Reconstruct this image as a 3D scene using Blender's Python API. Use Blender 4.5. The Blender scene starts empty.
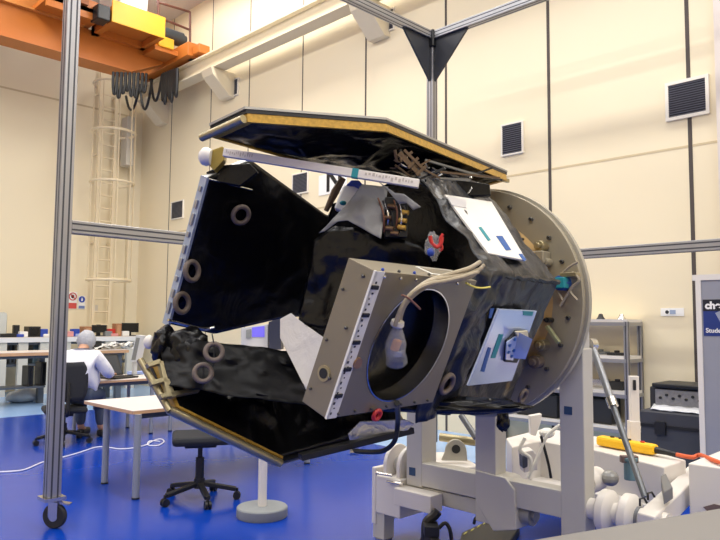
import bpy, bmesh, math, random
from math import *
from mathutils import Vector, Matrix, noise
random.seed(4)
S = bpy.context.scene
COL = S.collection
# ------------------------------------------------------------------ camera
F = 680.0; PITCH = atan(51/680.0); CH = 1.5
HD = Vector((.70710678, .70710678, 0)); RT = Vector((.70710678, -.70710678, 0)); UP = Vector((0, 0, 1))
FWD = HD*cos(PITCH) + UP*sin(PITCH); CUP = UP*cos(PITCH) - HD*sin(PITCH); CAM = Vector((0, 0, CH))
cd = bpy.data.cameras.new('camera'); cd.lens = 34.0; cd.sensor_width = 36.0; cd.clip_start = .05
cam = bpy.data.objects.new('camera', cd); COL.objects.link(cam)
ROLL = .008
cam.location = CAM; cam.rotation_euler = (Matrix.Rotation(-pi/4, 3, 'Z') @ Matrix.Rotation(pi/2+PITCH, 3, 'X') @ Matrix.Rotation(ROLL, 3, 'Z')).to_euler(); S.camera = cam
S.view_settings.view_transform = 'Standard'; S.view_settings.look = 'None'
S.view_settings.gamma = 1; S.view_settings.use_curve_mapping = False; S.view_settings.exposure = 0.85

def W(lat, dep, z): return RT*lat + HD*dep + UP*z
def ray(x, y):
    a, b = (x-360)/F, -(y-270)/F
    return FWD + RT*(a*cos(ROLL)-b*sin(ROLL)) + CUP*(a*sin(ROLL)+b*cos(ROLL))
def onplane(x, y, P, n):
    r = ray(x, y); n = Vector(n); return CAM + r*((Vector(P)-CAM).dot(n)/r.dot(n))
def pZ(x, y, z): return onplane(x, y, (0, 0, z), (0, 0, 1))
def pX(x, y, X): return onplane(x, y, (X, 0, 0), (1, 0, 0))
def pY(x, y, Y): return onplane(x, y, (0, Y, 0), (0, 1, 0))
def pD(x, y, d): r = ray(x, y); return CAM + r*(d/r.dot(HD))

# ------------------------------------------------------------------ materials
def lin(c): return tuple(((v/255)/12.92 if v/255 <= .04045 else ((v/255+.055)/1.055)**2.4) for v in c)
MATS = {}
def mat(name, rgb, rough=.5, metal=0.0, var=.06, vs=6.0, bump=0.0, bs=20.0, spec=.5, alpha=1.0, trans=0.0, coat=0.0):
    if name in MATS: return MATS[name]
    m = bpy.data.materials.new(name); m.use_nodes = True; nt = m.node_tree; N = nt.nodes; L = nt.links
    b = N['Principled BSDF']; c = lin(rgb)
    b.inputs['Roughness'].default_value = rough; b.inputs['Metallic'].default_value = metal
    b.inputs['Specular IOR Level'].default_value = spec
    if alpha < 1: b.inputs['Alpha'].default_value = alpha
    if trans: b.inputs['Transmission Weight'].default_value = trans
    if coat: b.inputs['Coat Weight'].default_value = coat
    tc = N.new('ShaderNodeTexCoord'); nz = N.new('ShaderNodeTexNoise'); nz.inputs['Scale'].default_value = vs; nz.inputs['Detail'].default_value = 4
    L.new(tc.outputs['Object'], nz.inputs['Vector'])
    mx = N.new('ShaderNodeMix'); mx.data_type = 'RGBA'
    mx.inputs['A'].default_value = tuple(v*(1-var) for v in c)+(1,); mx.inputs['B'].default_value = tuple(min(1, v*(1+var)) for v in c)+(1,)
    L.new(nz.outputs['Fac'], mx.inputs['Factor']); L.new(mx.outputs['Result'], b.inputs['Base Color'])
    if bump:
        n2 = N.new('ShaderNodeTexNoise'); n2.inputs['Scale'].default_value = bs; n2.inputs['Detail'].default_value = 5; n2.inputs['Distortion'].default_value = .6
        L.new(tc.outputs['Object'], n2.inputs['Vector'])
        bp = N.new('ShaderNodeBump'); bp.inputs['Strength'].default_value = bump; bp.inputs['Distance'].default_value = .03
        L.new(n2.outputs['Fac'], bp.inputs['Height']); L.new(bp.outputs['Normal'], b.inputs['Normal'])
    MATS[name] = m; return m
def emit(name, rgb, s):
    if name in MATS: return MATS[name]
    m = bpy.data.materials.new(name); m.use_nodes = True; b = m.node_tree.nodes['Principled BSDF']
    b.inputs['Base Color'].default_value = lin(rgb)+(1,); b.inputs['Emission Color'].default_value = lin(rgb)+(1,); b.inputs['Emission Strength'].default_value = s
    MATS[name] = m; return m
WALL = mat('painted wall panel', (234, 221, 190), .5, var=.02, vs=.6)
FOIL = mat('black foil', (9, 9, 11), .27, 0, .3, 5, .4, 6, .3)
FOIL2 = mat('dark grey foil', (30, 32, 37), .3, 0, .2, 5, .5, 7, .45)
CLOTH = mat('grey drape film', (128, 128, 130), .55, 0, .12, 6, .5, 9)
BLK = mat('black plastic', (20, 21, 24), .45, 0, .1)
DARKR = mat('dark rubber', (34, 34, 36), .7, 0, .1)
ALU = mat('aluminium profile', (165, 165, 168), .36, .75, .05)
ALUD = mat('profile groove', (72, 74, 80), .5, .5, .05)
STEEL = mat('bright steel', (205, 203, 198), .22, 1, .05)
WHITEP = mat('white enamel', (222, 217, 210), .38, 0, .03)
GREYP = mat('trolley grey enamel', (191, 188, 180), .42, 0, .03)
PLATE = mat('ring plate metal', (160, 152, 132), .45, .35, .08, 5)
BOXM = mat('chromated sheet metal', (136, 127, 108), .48, .5, .05, 4)
GOLD = mat('kapton tape', (190, 150, 62), .35, .2, .5, 70)
CHAMP = mat('champagne anodised', (168, 156, 122), .35, .7, .06)
CELL = mat('silver panel face', (170, 168, 162), .4, .6, .06)
RADW = mat('white radiator', (236, 234, 228), .25, 0, .02)
RADM = mat('mirror radiator', (190, 205, 235), .18, .35, .06, 8)
BLUET = mat('blue tape', (36, 88, 160), .5, 0, .1)
TEAL = mat('teal tape', (28, 140, 150), .5)
TAN = mat('tan ring', (104, 92, 84), .6, 0, .15, 30)
CABLE = mat('braided harness', (158, 146, 124), .55, .2, .25, 60)
BAG = mat('clear bag', (205, 205, 205), .18, 0, .2, 20, .5, 22, alpha=.22)
RED = mat('red plastic', (190, 40, 36), .4)
BLUEP = mat('blue plastic', (40, 70, 170), .4)
ORANGE = mat('crane orange', (194, 112, 40), .45, 0, .05)
YELLOW = mat('crane yellow', (242, 176, 40), .45, 0, .04)
CREAM = mat('cream paint', (226, 214, 186), .5, 0, .03)
LADW = mat('ladder paint', (230, 214, 182), .5, 0, .03)
DARKL = mat('dark wall seam', (78, 70, 66), .8, 0, .05)  # dark seams between wall panels
SEAML = mat('seam pale', (204, 186, 150), .7, 0, .02)
VENTD = mat('vent blade', (104, 104, 112), .5, .2, .05)
VENTB = mat('vent back', (50, 50, 56), .8)
VENTF = mat('vent frame', (232, 226, 214), .5)
TOPW = mat('laminate white', (226, 216, 208), .4, 0, .02)
EDGEW = mat('beech edge', (196, 156, 120), .5, 0, .08, 12)
LEGG = mat('table leg grey', (150, 155, 165), .4, .3, .04)
LEGD = mat('bench leg dark', (84, 92, 104), .5, .2)
COAT = mat('lab coat cotton', (226, 227, 234), .8, 0, .03, 8, .4, 12)
SKIN = mat('skin', (196, 150, 124), .6)
HAIRN = mat('hair net', (176, 178, 184), .8, 0, .15, 50, .4, 60)
SCREEN = mat('dark screen', (18, 19, 22), .2, 0, .1)
PAPER = mat('paper', (236, 235, 232), .7)
YEL = mat('safety yellow', (245, 190, 24), .45)
ORC = mat('orange cable', (216, 96, 52), .5)
BASEG = mat('concrete grey', (132, 136, 138), .8, 0, .12, 14)
TABF = mat('grey worktop', (120, 117, 114), .5, 0, .1, 2.5)
GLUE = mat('printed marks', (52, 52, 56), .6)

# ------------------------------------------------------------------ mesh builder
class MB:
    def __init__(s): s.bm = bmesh.new()
    def poly(s, pts):
        return s.bm.faces.new([s.bm.verts.new(p) for p in pts])
    def prism(s, pts, ext):
        ext = Vector(ext); n = len(pts)
        a = [s.bm.verts.new(p) for p in pts]; b = [s.bm.verts.new(Vector(p)+ext) for p in pts]
        s.bm.faces.new(a); s.bm.faces.new(b[::-1])
        for i in range(n): s.bm.faces.new((a[i], b[i], b[(i+1) % n], a[(i+1) % n]))
        return s
    def box(s, c, u, v, w):
        c, u, v, w = Vector(c), Vector(u), Vector(v), Vector(w)
        return s.prism([c-u-v-w, c+u-v-w, c+u+v-w, c-u+v-w], w*2)
    def abox(s, x0, x1, y0, y1, z0, z1):
        return s.prism([(x0, y0, z0), (x1, y0, z0), (x1, y1, z0), (x0, y1, z0)], (0, 0, z1-z0))
    def beam(s, p, q, w, h, up=(0, 0, 1)):
        p, q = Vector(p), Vector(q); d = (q-p).normalized(); up = Vector(up)
        sd = d.cross(up)
        if sd.length < 1e-4: sd = d.cross(Vector((1, 0, 0)))
        sd.normalize(); u = sd.cross(d)
        return s.prism([p-sd*w/2-u*h/2, p+sd*w/2-u*h/2, p+sd*w/2+u*h/2, p-sd*w/2+u*h/2], q-p)
    def cyl(s, p, q, r, r2=None, n=16):
        r2 = r if r2 is None else r2
        return s.lathe(p, Vector(q)-Vector(p), [(0, 0), (r, 0), (r2, (Vector(q)-Vector(p)).length), (0, (Vector(q)-Vector(p)).length)], n)
    def lathe(s, p, ax, prof, n=24, closed=False):
        p = Vector(p); ax = Vector(ax).normalized()
        t = Vector((0, 0, 1)) if abs(ax.z) < .9 else Vector((1, 0, 0))
        u = ax.cross(t).normalized(); v = ax.cross(u)
        rows = []
        for r, h in prof:
            if r < 1e-6: rows.append([s.bm.verts.new(p+ax*h)])
            else: rows.append([s.bm.verts.new(p+ax*h+(u*cos(2*pi*i/n)+v*sin(2*pi*i/n))*r) for i in range(n)])
        seq = list(zip(rows, rows[1:])) + ([(rows[-1], rows[0])] if closed else [])
        for A, B in seq:
            for i in range(n):
                j = (i+1) % n
                f = ([A[0]] if len(A) == 1 else [A[i], A[j]]) + ([B[0]] if len(B) == 1 else [B[j], B[i]])
                if len(f) > 2:
                    try: s.bm.faces.new(f)
                    except ValueError: pass
        return s
    def tube(s, pts, r, n=8, sub=0):
        P = [Vector(p) for p in pts]
        if sub:
            Q = []
            for i in range(len(P)-1):
                p0, p1, p2, p3 = P[max(i-1, 0)], P[i], P[i+1], P[min(i+2, len(P)-1)]
                for k in range(sub):
                    t = k/sub
                    Q.append(.5*((2*p1)+(p2-p0)*t+(2*p0-5*p1+4*p2-p3)*t*t+(3*p1-p0-3*p2+p3)*t**3))
            P = Q+[P[-1]]
        rows = []; u = None
        for i, p in enumerate(P):
            d = (P[min(i+1, len(P)-1)]-P[max(i-1, 0)]).normalized()
            if u is None:
                t = Vector((0, 0, 1)) if abs(d.z) < .9 else Vector((1, 0, 0)); u = d.cross(t).normalized()
            else: u = (u-d*u.dot(d)).normalized()
            v = d.cross(u); rr = r[min(int(i*len(r)/len(P)), len(r)-1)] if isinstance(r, (list, tuple)) else r
            rows.append([s.bm.verts.new(p+(u*cos(2*pi*k/n)+v*sin(2*pi*k/n))*rr) for k in range(n)])
        for A, B in zip(rows, rows[1:]):
            for k in range(n): s.bm.faces.new((A[k], A[(k+1) % n], B[(k+1) % n], B[k]))
        s.bm.faces.new(rows[0][::-1]); s.bm.faces.new(rows[-1]); return s
    def torus(s, c, ax, R, r, n=28, m=10):
        return s.lathe(c, ax, [(R+r*cos(2*pi*k/m), r*sin(2*pi*k/m)) for k in range(m)], n, True)
    def ball(s, c, rx, ry=None, rz=None, n=16):
        ry = ry or rx; rz = rz or rx
        g = bmesh.ops.create_uvsphere(s.bm, u_segments=n, v_segments=n//2+2, radius=1)
        for v in g['verts']: v.co = Vector((v.co.x*rx, v.co.y*ry, v.co.z*rz))+Vector(c)
        return s
    def grid(s, fn, nu, nv):
        V = [[s.bm.verts.new(fn(i/nu, j/nv)) for j in range(nv+1)] for i in range(nu+1)]
        for i in range(nu):
            for j in range(nv): s.bm.faces.new((V[i][j], V[i+1][j], V[i+1][j+1], V[i][j+1]))
        return s
    def build(s, name, m, parent=None, smooth=False, bevel=0, solid=0, subsurf=0, base=None):
        bmesh.ops.recalc_face_normals(s.bm, faces=s.bm.faces)
        if parent is not None: org = parent['_o']
        else:
            xs = [v.co for v in s.bm.verts]
            org = Vector(base) if base else Vector((sum(p.x for p in xs)/len(xs), sum(p.y for p in xs)/len(xs), min(p.z for p in xs)))
        org = Vector(org)
        for v in s.bm.verts: v.co -= org
        me = bpy.data.meshes.new(name); s.bm.to_mesh(me); s.bm.free()
        o = bpy.data.objects.new(name, me); COL.objects.link(o); me.materials.append(m)
        if smooth:
            me.shade_smooth()
            try: me.set_sharp_from_angle(angle=radians(40))
            except Exception: pass
        if parent is not None: o.parent = parent
        else: o.location = org
        o['_o'] = tuple(org)
        if subsurf:
            md = o.modifiers.new('subsurf', 'SUBSURF'); md.levels = md.render_levels = subsurf
        if solid:
            md = o.modifiers.new('solid', 'SOLIDIFY'); md.thickness = solid; md.offset = 0
        if bevel:
            md = o.modifiers.new('bevel', 'BEVEL'); md.width = bevel; md.segments = 2; md.limit_method = 'ANGLE'
        return o
def tag(o, label, cat, group=None):
    o['label'] = label; o['category'] = cat
    if group: o['group'] = group
    return o
def thing(name, loc, label, cat, group=None):
    o = bpy.data.objects.new(name, None); COL.objects.link(o); o.location = loc; o['_o'] = tuple(loc); o.empty_display_size = .1
    return tag(o, label, cat, group)
def struct(o): o['kind'] = 'structure'; return o
def kids(o): return [c for c in COL.objects if c.parent == o]
def copy_tree(o, parent=None):
    c = o.copy(); COL.objects.link(c); c.parent = parent
    for k in kids(o): copy_tree(k, c)
    return c
def text_mesh(txt, size, origin, xd, yd, m, name, parent, depth=.002, bold=0.0):
    cu = bpy.data.curves.new('t', 'FONT'); cu.body = txt; cu.size = size; cu.extrude = depth; cu.offset = bold
    o = bpy.data.objects.new('t', cu); COL.objects.link(o)
    dg = bpy.context.evaluated_depsgraph_get(); me = bpy.data.meshes.new_from_object(o.evaluated_get(dg))
    bpy.data.objects.remove(o); bpy.data.curves.remove(cu)
    xd, yd = Vector(xd).normalized(), Vector(yd).normalized(); zd = xd.cross(yd); org = Vector(parent['_o']) if parent else Vector(origin)
    for v in me.vertices: v.co = Vector(origin)+xd*v.co.x+yd*v.co.y+zd*v.co.z-org
    me.materials.clear(); me.materials.append(m)
    q = bpy.data.objects.new(name, me); COL.objects.link(q); q.parent = parent; q['_o'] = tuple(org)
    if not parent: q.location = org
    return q

# ------------------------------------------------------------------ room
XR, YB, ZC = 7.566, 15.06, 8.3
XL, YF = -9.0, -7.0
def floor_mat():
    m = bpy.data.materials.new('painted floor'); m.use_nodes = True; nt = m.node_tree; N = nt.nodes; L = nt.links; b = N['Principled BSDF']
    tc = N.new('ShaderNodeNewGeometry'); sx = N.new('ShaderNodeSeparateXYZ'); L.new(tc.outputs['Position'], sx.inputs[0])
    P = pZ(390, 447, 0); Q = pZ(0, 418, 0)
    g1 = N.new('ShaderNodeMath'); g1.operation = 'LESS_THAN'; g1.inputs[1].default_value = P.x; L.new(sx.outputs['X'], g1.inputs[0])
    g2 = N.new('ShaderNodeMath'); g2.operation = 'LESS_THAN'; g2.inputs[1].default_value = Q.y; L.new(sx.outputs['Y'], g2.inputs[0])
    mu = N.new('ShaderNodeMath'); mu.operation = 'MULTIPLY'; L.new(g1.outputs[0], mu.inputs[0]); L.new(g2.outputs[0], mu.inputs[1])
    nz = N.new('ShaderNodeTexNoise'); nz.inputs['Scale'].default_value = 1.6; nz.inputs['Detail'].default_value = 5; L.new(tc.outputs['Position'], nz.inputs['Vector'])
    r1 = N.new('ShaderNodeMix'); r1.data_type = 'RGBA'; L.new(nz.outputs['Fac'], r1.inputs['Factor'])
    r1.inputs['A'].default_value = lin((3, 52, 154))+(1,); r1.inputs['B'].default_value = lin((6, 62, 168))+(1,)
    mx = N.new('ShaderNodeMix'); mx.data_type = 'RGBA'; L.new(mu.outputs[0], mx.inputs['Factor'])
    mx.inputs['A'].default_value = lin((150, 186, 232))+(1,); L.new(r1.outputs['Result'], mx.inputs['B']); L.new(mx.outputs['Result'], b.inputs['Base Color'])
    b.inputs['Specular IOR Level'].default_value = .3
    mr = N.new('ShaderNodeMapRange'); mr.inputs['To Min'].default_value = .16; mr.inputs['To Max'].default_value = .26; L.new(nz.outputs['Fac'], mr.inputs['Value']); L.new(mr.outputs[0], b.inputs['Roughness'])
    return m
struct(MB().abox(XL-.2, XR+.2, YF-.2, YB+.2, -.1, 0).build('floor', floor_mat()))
struct(MB().abox(XL, XR, YF, YB, ZC, ZC+.1).build('ceiling', mat('ceiling panel', (206, 202, 200), .7, 0, .02)))
struct(MB().abox(XR, XR+.1, YF, YB, 0, ZC).build('wall_right', WALL))
struct(MB().abox(XL, XR, YB, YB+.1, 0, ZC).build('wall_back', WALL))
struct(MB().abox(XL-.1, XL, YF, YB, 0, ZC).build('wall_left', WALL))
struct(MB().abox(XL, XR, YF-.1, YF, 0, ZC).build('wall_front', WALL))
k = 1
def trim(mb, m):
    global k
    struct(mb.build('trim_%d' % k, m)); k += 1
for x, y, w in ((250, 60, .022), (303, 60, .022), (366, 60, .03), (446, 60, .035), (549, 100, .04), (690, 130, .042), (168, 250, .02), (211, 110, .02)):
    P = pX(x, y, XR); trim(MB().abox(XR-.004, XR+.01, P.y-w/2, P.y+w/2, 0, ZC), DARKL)
P = pX(600, 161, XR); trim(MB().abox(XR-.003, XR+.01, YF, YB, P.z-.012, P.z+.012), SEAML)
Q = pY(50, 98, YB); trim(MB().abox(XL, XR, YB-.003, YB+.01, Q.z-.02, Q.z+.02), SEAML)
P = pX(713, 5, XR-.15); trim(MB().abox(XR-.15, XR, P.y-.8, P.y, 0, ZC), mat('pale column', (214, 204, 196), .5, 0, .02))
# corner pilaster beside the corner
P = pY(126, 290, YB-.12); trim(MB().abox(P.x, XR, YB-.12, YB, 0, 6.4), CREAM)
# vents
def vent(x0, y0, x1, y1, lab, fr=True, fm=VENTF):
    a, b = pX(x0, (y0+y1)/2, XR), pX(x1, (y0+y1)/2, XR); zt = pX((x0+x1)/2, y0, XR).z; zb = pX((x0+x1)/2, y1, XR).z
    yn, yf = min(a.y, b.y), max(a.y, b.y); t = .035 if fr and x1 > 600 else .02
    o = thing('wall_vent', (XR, (yn+yf)/2, zb), lab, 'vent', 'ventilation grilles on the long cream wall')
    MB().abox(XR-.01, XR, yn+t, yf-t, zb+t, zt-t).build('backing', VENTB, o)
    f = MB()
    for q in ((yn, yf, zb, zb+t), (yn, yf, zt-t, zt), (yn, yn+t, zb+t, zt-t), (yf-t, yf, zb+t, zt-t)): f.abox(XR-.03, XR, *q)
    f.build('frame', fm, o)
    s = MB(); n = 14
    for i in range(n):
        z = zb+t+(zt-zb-2*t)*(i+.5)/n; s.box((XR-.016, (yn+yf)/2, z), (.009, 0, .006), (0, (yf-yn)/2-t, 0), (-.002, 0, .004))
    s.build('slats', VENTD, o)
vent(666, 79, 710, 118, 'large wall vent with white frame at far right above the horizontal seam')
vent(502, 123, 524, 155, 'thin framed wall vent just right of the raised solar panel tip')
vent(227, 80, 239, 97, 'small wall vent below the crane rail bracket', False)
vent(293, 173, 309, 194, 'wall vent seen through the gap left of the letter N', False)
vent(172, 201, 184, 219, 'small wall vent left of the black centre panel', False)
vent(377, 11, 395, 33, 'pale vent high on wall beside the top frame corner', False, VENTF)

# lights: unseen area lamps added under the ceiling to brighten the room
def area(loc, sx, sy, e, col, rot=(0, 0, 0)):
    l = bpy.data.lights.new('unseen_ceiling_lamp', 'AREA'); l.shape = 'RECTANGLE'; l.size = sx; l.size_y = sy; l.energy = e; l.color = col
    o = bpy.data.objects.new('unseen_ceiling_lamp', l); COL.objects.link(o); o.location = loc; o.rotation_euler = rot
WARM = (1.0, .97, .92)
for x in (-5, -1, 3, 6.3):
    for y, en in ((-4.5, 62), (-1, 62), (2.5, 62), (6, 62), (9.3, 62), (12.0, 34)):  # weaker last row added to brighten the upper back wall
        area((x, y, ZC-.08), .6, 2.2, en, WARM)
w = bpy.data.worlds.new('world'); S.world = w; w.use_nodes = True
w.node_tree.nodes['Background'].inputs[0].default_value = (.8, .8, .8, 1); w.node_tree.nodes['Background'].inputs[1].default_value = .3

# ------------------------------------------------------------------ crane, rail, ladder
XRL = 7.2
mb = MB(); zt = 6.75
mb.abox(XRL-.12, XRL+.12, YF, 14.25, zt-.03, zt); mb.abox(XRL-.02, XRL+.02, YF, 14.25, zt-.32, zt-.03); mb.abox(XRL-.14, XRL+.14, YF, 14.25, zt-.35, zt-.32)
mb.abox(XRL-.04, XRL+.04, YF, 14.25, zt, zt+.05)
o = mb.build('crane_rail', CREAM); tag(o, 'long cream crane rail beam running along the right wall', 'crane rail')
for i, x in enumerate((150, 213, 362)):
    P = pX(x, 60 if i < 2 else 15, XRL)
    mb = MB(); mb.prism([(XRL-.2, P.y-.25, zt-.36), (XR, P.y-.25, zt-.36), (XR, P.y-.25, zt-.85), (XR-.12, P.y-.25, zt-.85), (XRL-.15, P.y-.25, zt-.5)], (0, .36, 0))
    tag(mb.build('rail_bracket', CREAM, bevel=.01), ('cream wall bracket under crane rail behind the orange crane end', 'cream wall bracket under crane rail right of hanging black cables', 'cream wall bracket under crane rail at top left of frame corner')[i], 'bracket', 'brackets carrying the crane rail')
cr = thing('overhead_crane', (2, 12.9, 6.5), 'orange overhead travelling crane with yellow hoist at top left', 'crane')
YG = 12.8
mb = MB(); mb.prism([(XL+.1, YG, 6.5), (6.2, YG, 6.5), (6.9, YG, 6.85), (6.9, YG, 7.1), (XL+.1, YG, 7.1)], (0, .38, 0))
mb.abox(XL+.1, 6.2, YG-.05, YG+.43, 6.48, 6.51); mb.build('girder', ORANGE, cr)
mb = MB(); mb.abox(XL+.1, 5.2, YG+.02, YG+.36, 7.1, 7.75); mb.abox(XL+.1, 5.2, YG-.1, YG+.4, 7.1, 7.13); mb.build('walkway_beam', mat('crane ochre', (206, 134, 62), .5, 0, .05), cr)
mb = MB(); mb.prism([(XL+.1, YG-2.1, 7.35), (6.4, YG-2.1, 7.35), (6.95, YG-2.1, 7.5), (6.95, YG-2.1, 7.95), (XL+.1, YG-2.1, 7.95)], (0, .35, 0)); 
mb.bm.free()
a, b = pZ(112, 21, 7.0), pZ(160, 37, 7.0)
h = MB(); h.abox(a.x, b.x+.1, a.y, a.y+.03, 7.0, 7.42); h.build('hoist_front', YELLOW, cr)
h = MB(); h.abox(a.x, b.x+.1, a.y+.03, YG-.02, 7.12, 7.16)
h.abox(a.x, a.x+.12, a.y+.03, YG, 7.0, 7.3); h.abox(b.x, b.x+.1, a.y+.03, YG, 7.0, 7.3); h.abox(a.x, b.x+.1, YG-.14, YG, 7.0, 7.16)
h.build('hoist_frame', ORANGE, cr)
h = MB(); h.abox(a.x+.25, b.x-.15, a.y+.25, YG+.3, 7.42, 8.0); h.build('hoist_bright_block', mat('bright region white', (240, 238, 236), .4), cr, bevel=.03)  # white box: bright lit region above the hoist, put into its colour
h = MB(); h.abox(a.x-1.1, a.x-.05, a.y+.2, YG+.3, 7.12, 7.2); h.abox(a.x-1.1, a.x, a.y+.2, a.y+.26, 7.0, 7.35); h.build('walkway', ORANGE, cr)
h = MB(); h.abox(a.x-.28, a.x-.04, a.y-.02, a.y+.3, 6.97, 7.25); h.build('hoist_gearbox', BLK, cr, bevel=.02)
h = MB(); h.abox(a.x-.75, a.x-.4, a.y+.1, a.y+.5, 7.2, 7.9); h.build('cable_drum_frame', mat('crane brown', (150, 84, 38), .5), cr)
c = pY(172, 37, YG-.2)
h = MB(); h.cyl(c-Vector((.28, 0, 0)), c+Vector((.22, 0, 0)), .15, n=18); h.cyl(c+Vector((.22, 0, 0)), c+Vector((.3, 0, 0)), .11, n=18); h.build('drive_motor', mat('motor grey', (66, 74, 82), .4, .3), cr, smooth=True)
h = MB(); h.abox(b.x+.16, b.x+.5, YG-.55, YG-.15, 6.98, 7.2); h.build('drive_gearbox', YELLOW, cr, bevel=.02)
h = MB(); h.abox(b.x+.1, 7.05, YG-.5, YG, 6.9, 7.0); h.build('end_platform', ORANGE, cr)
h = MB(); h.abox(6.95, 7.35, YG-.9, YG+1.2, 6.82, 7.1); h.abox(7.05, 7.3, YG-1.15, YG-.9, 6.84, 7.02); h.build('end_carriage', ORANGE, cr, bevel=.01)
for yy in (YG-.7, YG+.95):
    h = MB(); h.cyl((7.1, yy, 6.93), (7.3, yy, 6.93), .13, n=18); h.build('wheel', DARKR, cr)
h = MB(); pts = [(pY(157, 2, YG-.7), pY(190, 12, YG-.7)), (pY(158, 17, YG-.7), pY(190, 30, YG-.7)), (pY(190, 12, YG-.7), pY(190, 46, YG-.7)), (pY(158, -12, YG-.7), pY(158, 30, YG-.7))]
for p, q in pts: h.tube([p, q], .025)
h.build('handrail', mat('rail dark brown', (92, 52, 40), .5), cr)
fe = thing('festoon_cable', pY(128, 73, YG-.2), 'black festoon cable hanging in loops under the orange crane girder', 'cable')
for i in range(8):
    x = 115+i*4.2
    p, q = pY(x-1.5, 72+.15*i, YG-.15), pY(x+1.9, 72.5+.15*i, YG-.15); m_ = (p+q)/2; d = .42+.07*sin(i*1.7)
    MB().tube([p, p-UP*d*.6, m_-UP*d+(p-m_)*.4, m_-UP*d+(q-m_)*.4, q-UP*d*.6, q], .028, 6, 4).build('loop', BLK, fe, smooth=True)
fe = thing('festoon_cable', pX(170, 73, XRL-.2), 'black cable bundle gathered below the crane rail with slack swags', 'cable')
for i in range(7):
    x = 163+i*2.2; y = 74-i*.8
    p, q = pX(x, y, XRL-.25), pX(x+1.2, y-1, XRL-.25); m_ = (p+q)/2; d = .58+.1*sin(i*2.1)
    MB().tube([p, p-UP*d*.6, m_-UP*d, q-UP*d*.6, q], .035, 6, 4).build('loop', BLK, fe, smooth=True)
for (x0, y0, x1, y1, s) in ((126, 96, 140, 84, .45), (140, 85, 152, 80, .6), (151, 81, 162, 75, .5)):
    p, q = pX(x0, y0, XRL-.25), pX(x1, y1, XRL-.25)
    MB().tube([p+(q-p)*t-UP*s*4*t*(1-t) for t in [i/10 for i in range(11)]], .028, 6).build('swag', BLK, fe, smooth=True)
# ladder with cage
YL = YB-.25
lad = thing('caged_ladder', pY(106, 318, YL), 'cream fixed ladder with round safety cage on the back wall', 'ladder')
A0, A1 = pY(97, 200, YL), pY(113, 200, YL); ztop = pY(100, 66, YL).z; zb = .3
for q in (A0, A1): MB().beam((q.x, YL, zb), (q.x, YL, ztop), .06, .05, (0, 1, 0)).build('rail', LADW, lad)
r_ = MB(); z = .5
n = 0
while z < ztop-.5:
    MB().cyl((A0.x, YL, z), (A1.x, YL, z), .02, n=8).build('rung', LADW, lad); z += .29
ym = YL; xc = (A0.x+A1.x)/2
for z in (pY(104, 88, YL).z, pY(104, 135, YL).z, pY(104, 185, YL).z, pY(104, 233, YL).z, pY(104, 281, YL).z):
    MB().tube([(xc+.46*sin(t), YL-.33+.42*cos(t)*1.05, z) for t in [radians(-142+i*284/20)+pi for i in range(21)]], .03, 8).build('cage_hoop', LADW, lad, smooth=True)
for t in (-70, -30, 10, 55, 95):
    t = radians(t)+pi
    MB().beam((xc+.46*sin(t), YL-.33+.44*cos(t), pY(104, 281, YL).z), (xc+.46*sin(t), YL-.33+.44*cos(t), pY(104, 88, YL).z), .04, .012).build('cage_bar', LADW, lad)
for z in (1.2, 3.2, 5.2, 6.6):
    for q in (A0, A1): MB().beam((q.x, YL, z), (q.x, YB, z), .04, .04).build('wall_bracket', LADW, lad)
P0, P1 = pY(125, 165, YB-.4), pY(134, 118, YB-.4)
MB_ = MB().abox(P0.x, P1.x, YB-.45, YB-.14, P0.z, P1.z)
tag(MB_.build('wall_cabinet', mat('grey cabinet', (196, 190, 178), .5), bevel=.01), 'tall slim grey wall box between caged ladder and room corner', 'cabinet')
# signs on back wall
def wallsign(x0, y0, x1, y1, name, lab, m=PAPER):
    a, b = pY(x0, y1, YB-.012), pY(x1, y0, YB-.012)
    o = thing(name, (a.x, YB, a.z), lab, 'sign'); MB().abox(a.x, b.x, YB-.012, YB, a.z, b.z).build('board', m, o); return o, a, b
o, a, b = wallsign(67.5, 292, 77.5, 309, 'prohibition_sign', 'red and white prohibition sign on back wall beside the frame post')
c = Vector(((a.x+b.x)/2, YB-.016, b.z-(b.x-a.x)*.5)); R_ = (b.x-a.x)*.43
MB().lathe(c, (0, -1, 0), [(R_, 0), (R_, .006), (R_*.78, .006), (R_*.78, 0)], 28, True).build('red_circle', RED, o)
MB().beam(c+Vector((-R_*.6, -.003, R_*.6)), c+Vector((R_*.6, -.003, -R_*.6)), .012, .03, (0, 1, 0)).build('red_bar', RED, o)
MB().ball(c, R_*.4, .006, R_*.45).build('pictogram', BLK, o)
MB().abox(a.x+.01, b.x-.01, YB-.016, YB-.012, a.z+.01, a.z+(b.z-a.z)*.36).build('text_panel', mat('red print', (205, 80, 72), .6), o)
o, a, b = wallsign(78, 296, 85.5, 309, 'mandatory_sign', 'small blue and white mandatory sign right of the red one')
c = Vector(((a.x+b.x)/2, YB-.016, b.z-(b.x-a.x)*.5)); R_ = (b.x-a.x)*.45
MB().lathe(c, (0, -1, 0), [(0, 0), (R_, 0), (R_, .004), (0, .004)], 28).build('blue_disc', BLUEP, o)
mbp = MB(); mbp.ball(c+Vector((0, -.005, R_*.35)), R_*.2, .004, R_*.2); mbp.abox(c.x-R_*.25, c.x+R_*.25, c.y-.008, c.y-.004, c.z-R_*.5, c.z+R_*.15); mbp.build('pictogram', PAPER, o)
MB().abox(a.x+.01, b.x-.01, YB-.016, YB-.012, a.z+.01, a.z+(b.z-a.z)*.25).build('text_panel', mat('blue print', (110, 130, 180), .6), o)
o, a, b = wallsign(92, 305, 98, 311, 'notice', 'small faded paper notice at the foot of the ladder', mat('faded paper', (214, 208, 196), .7))
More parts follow.
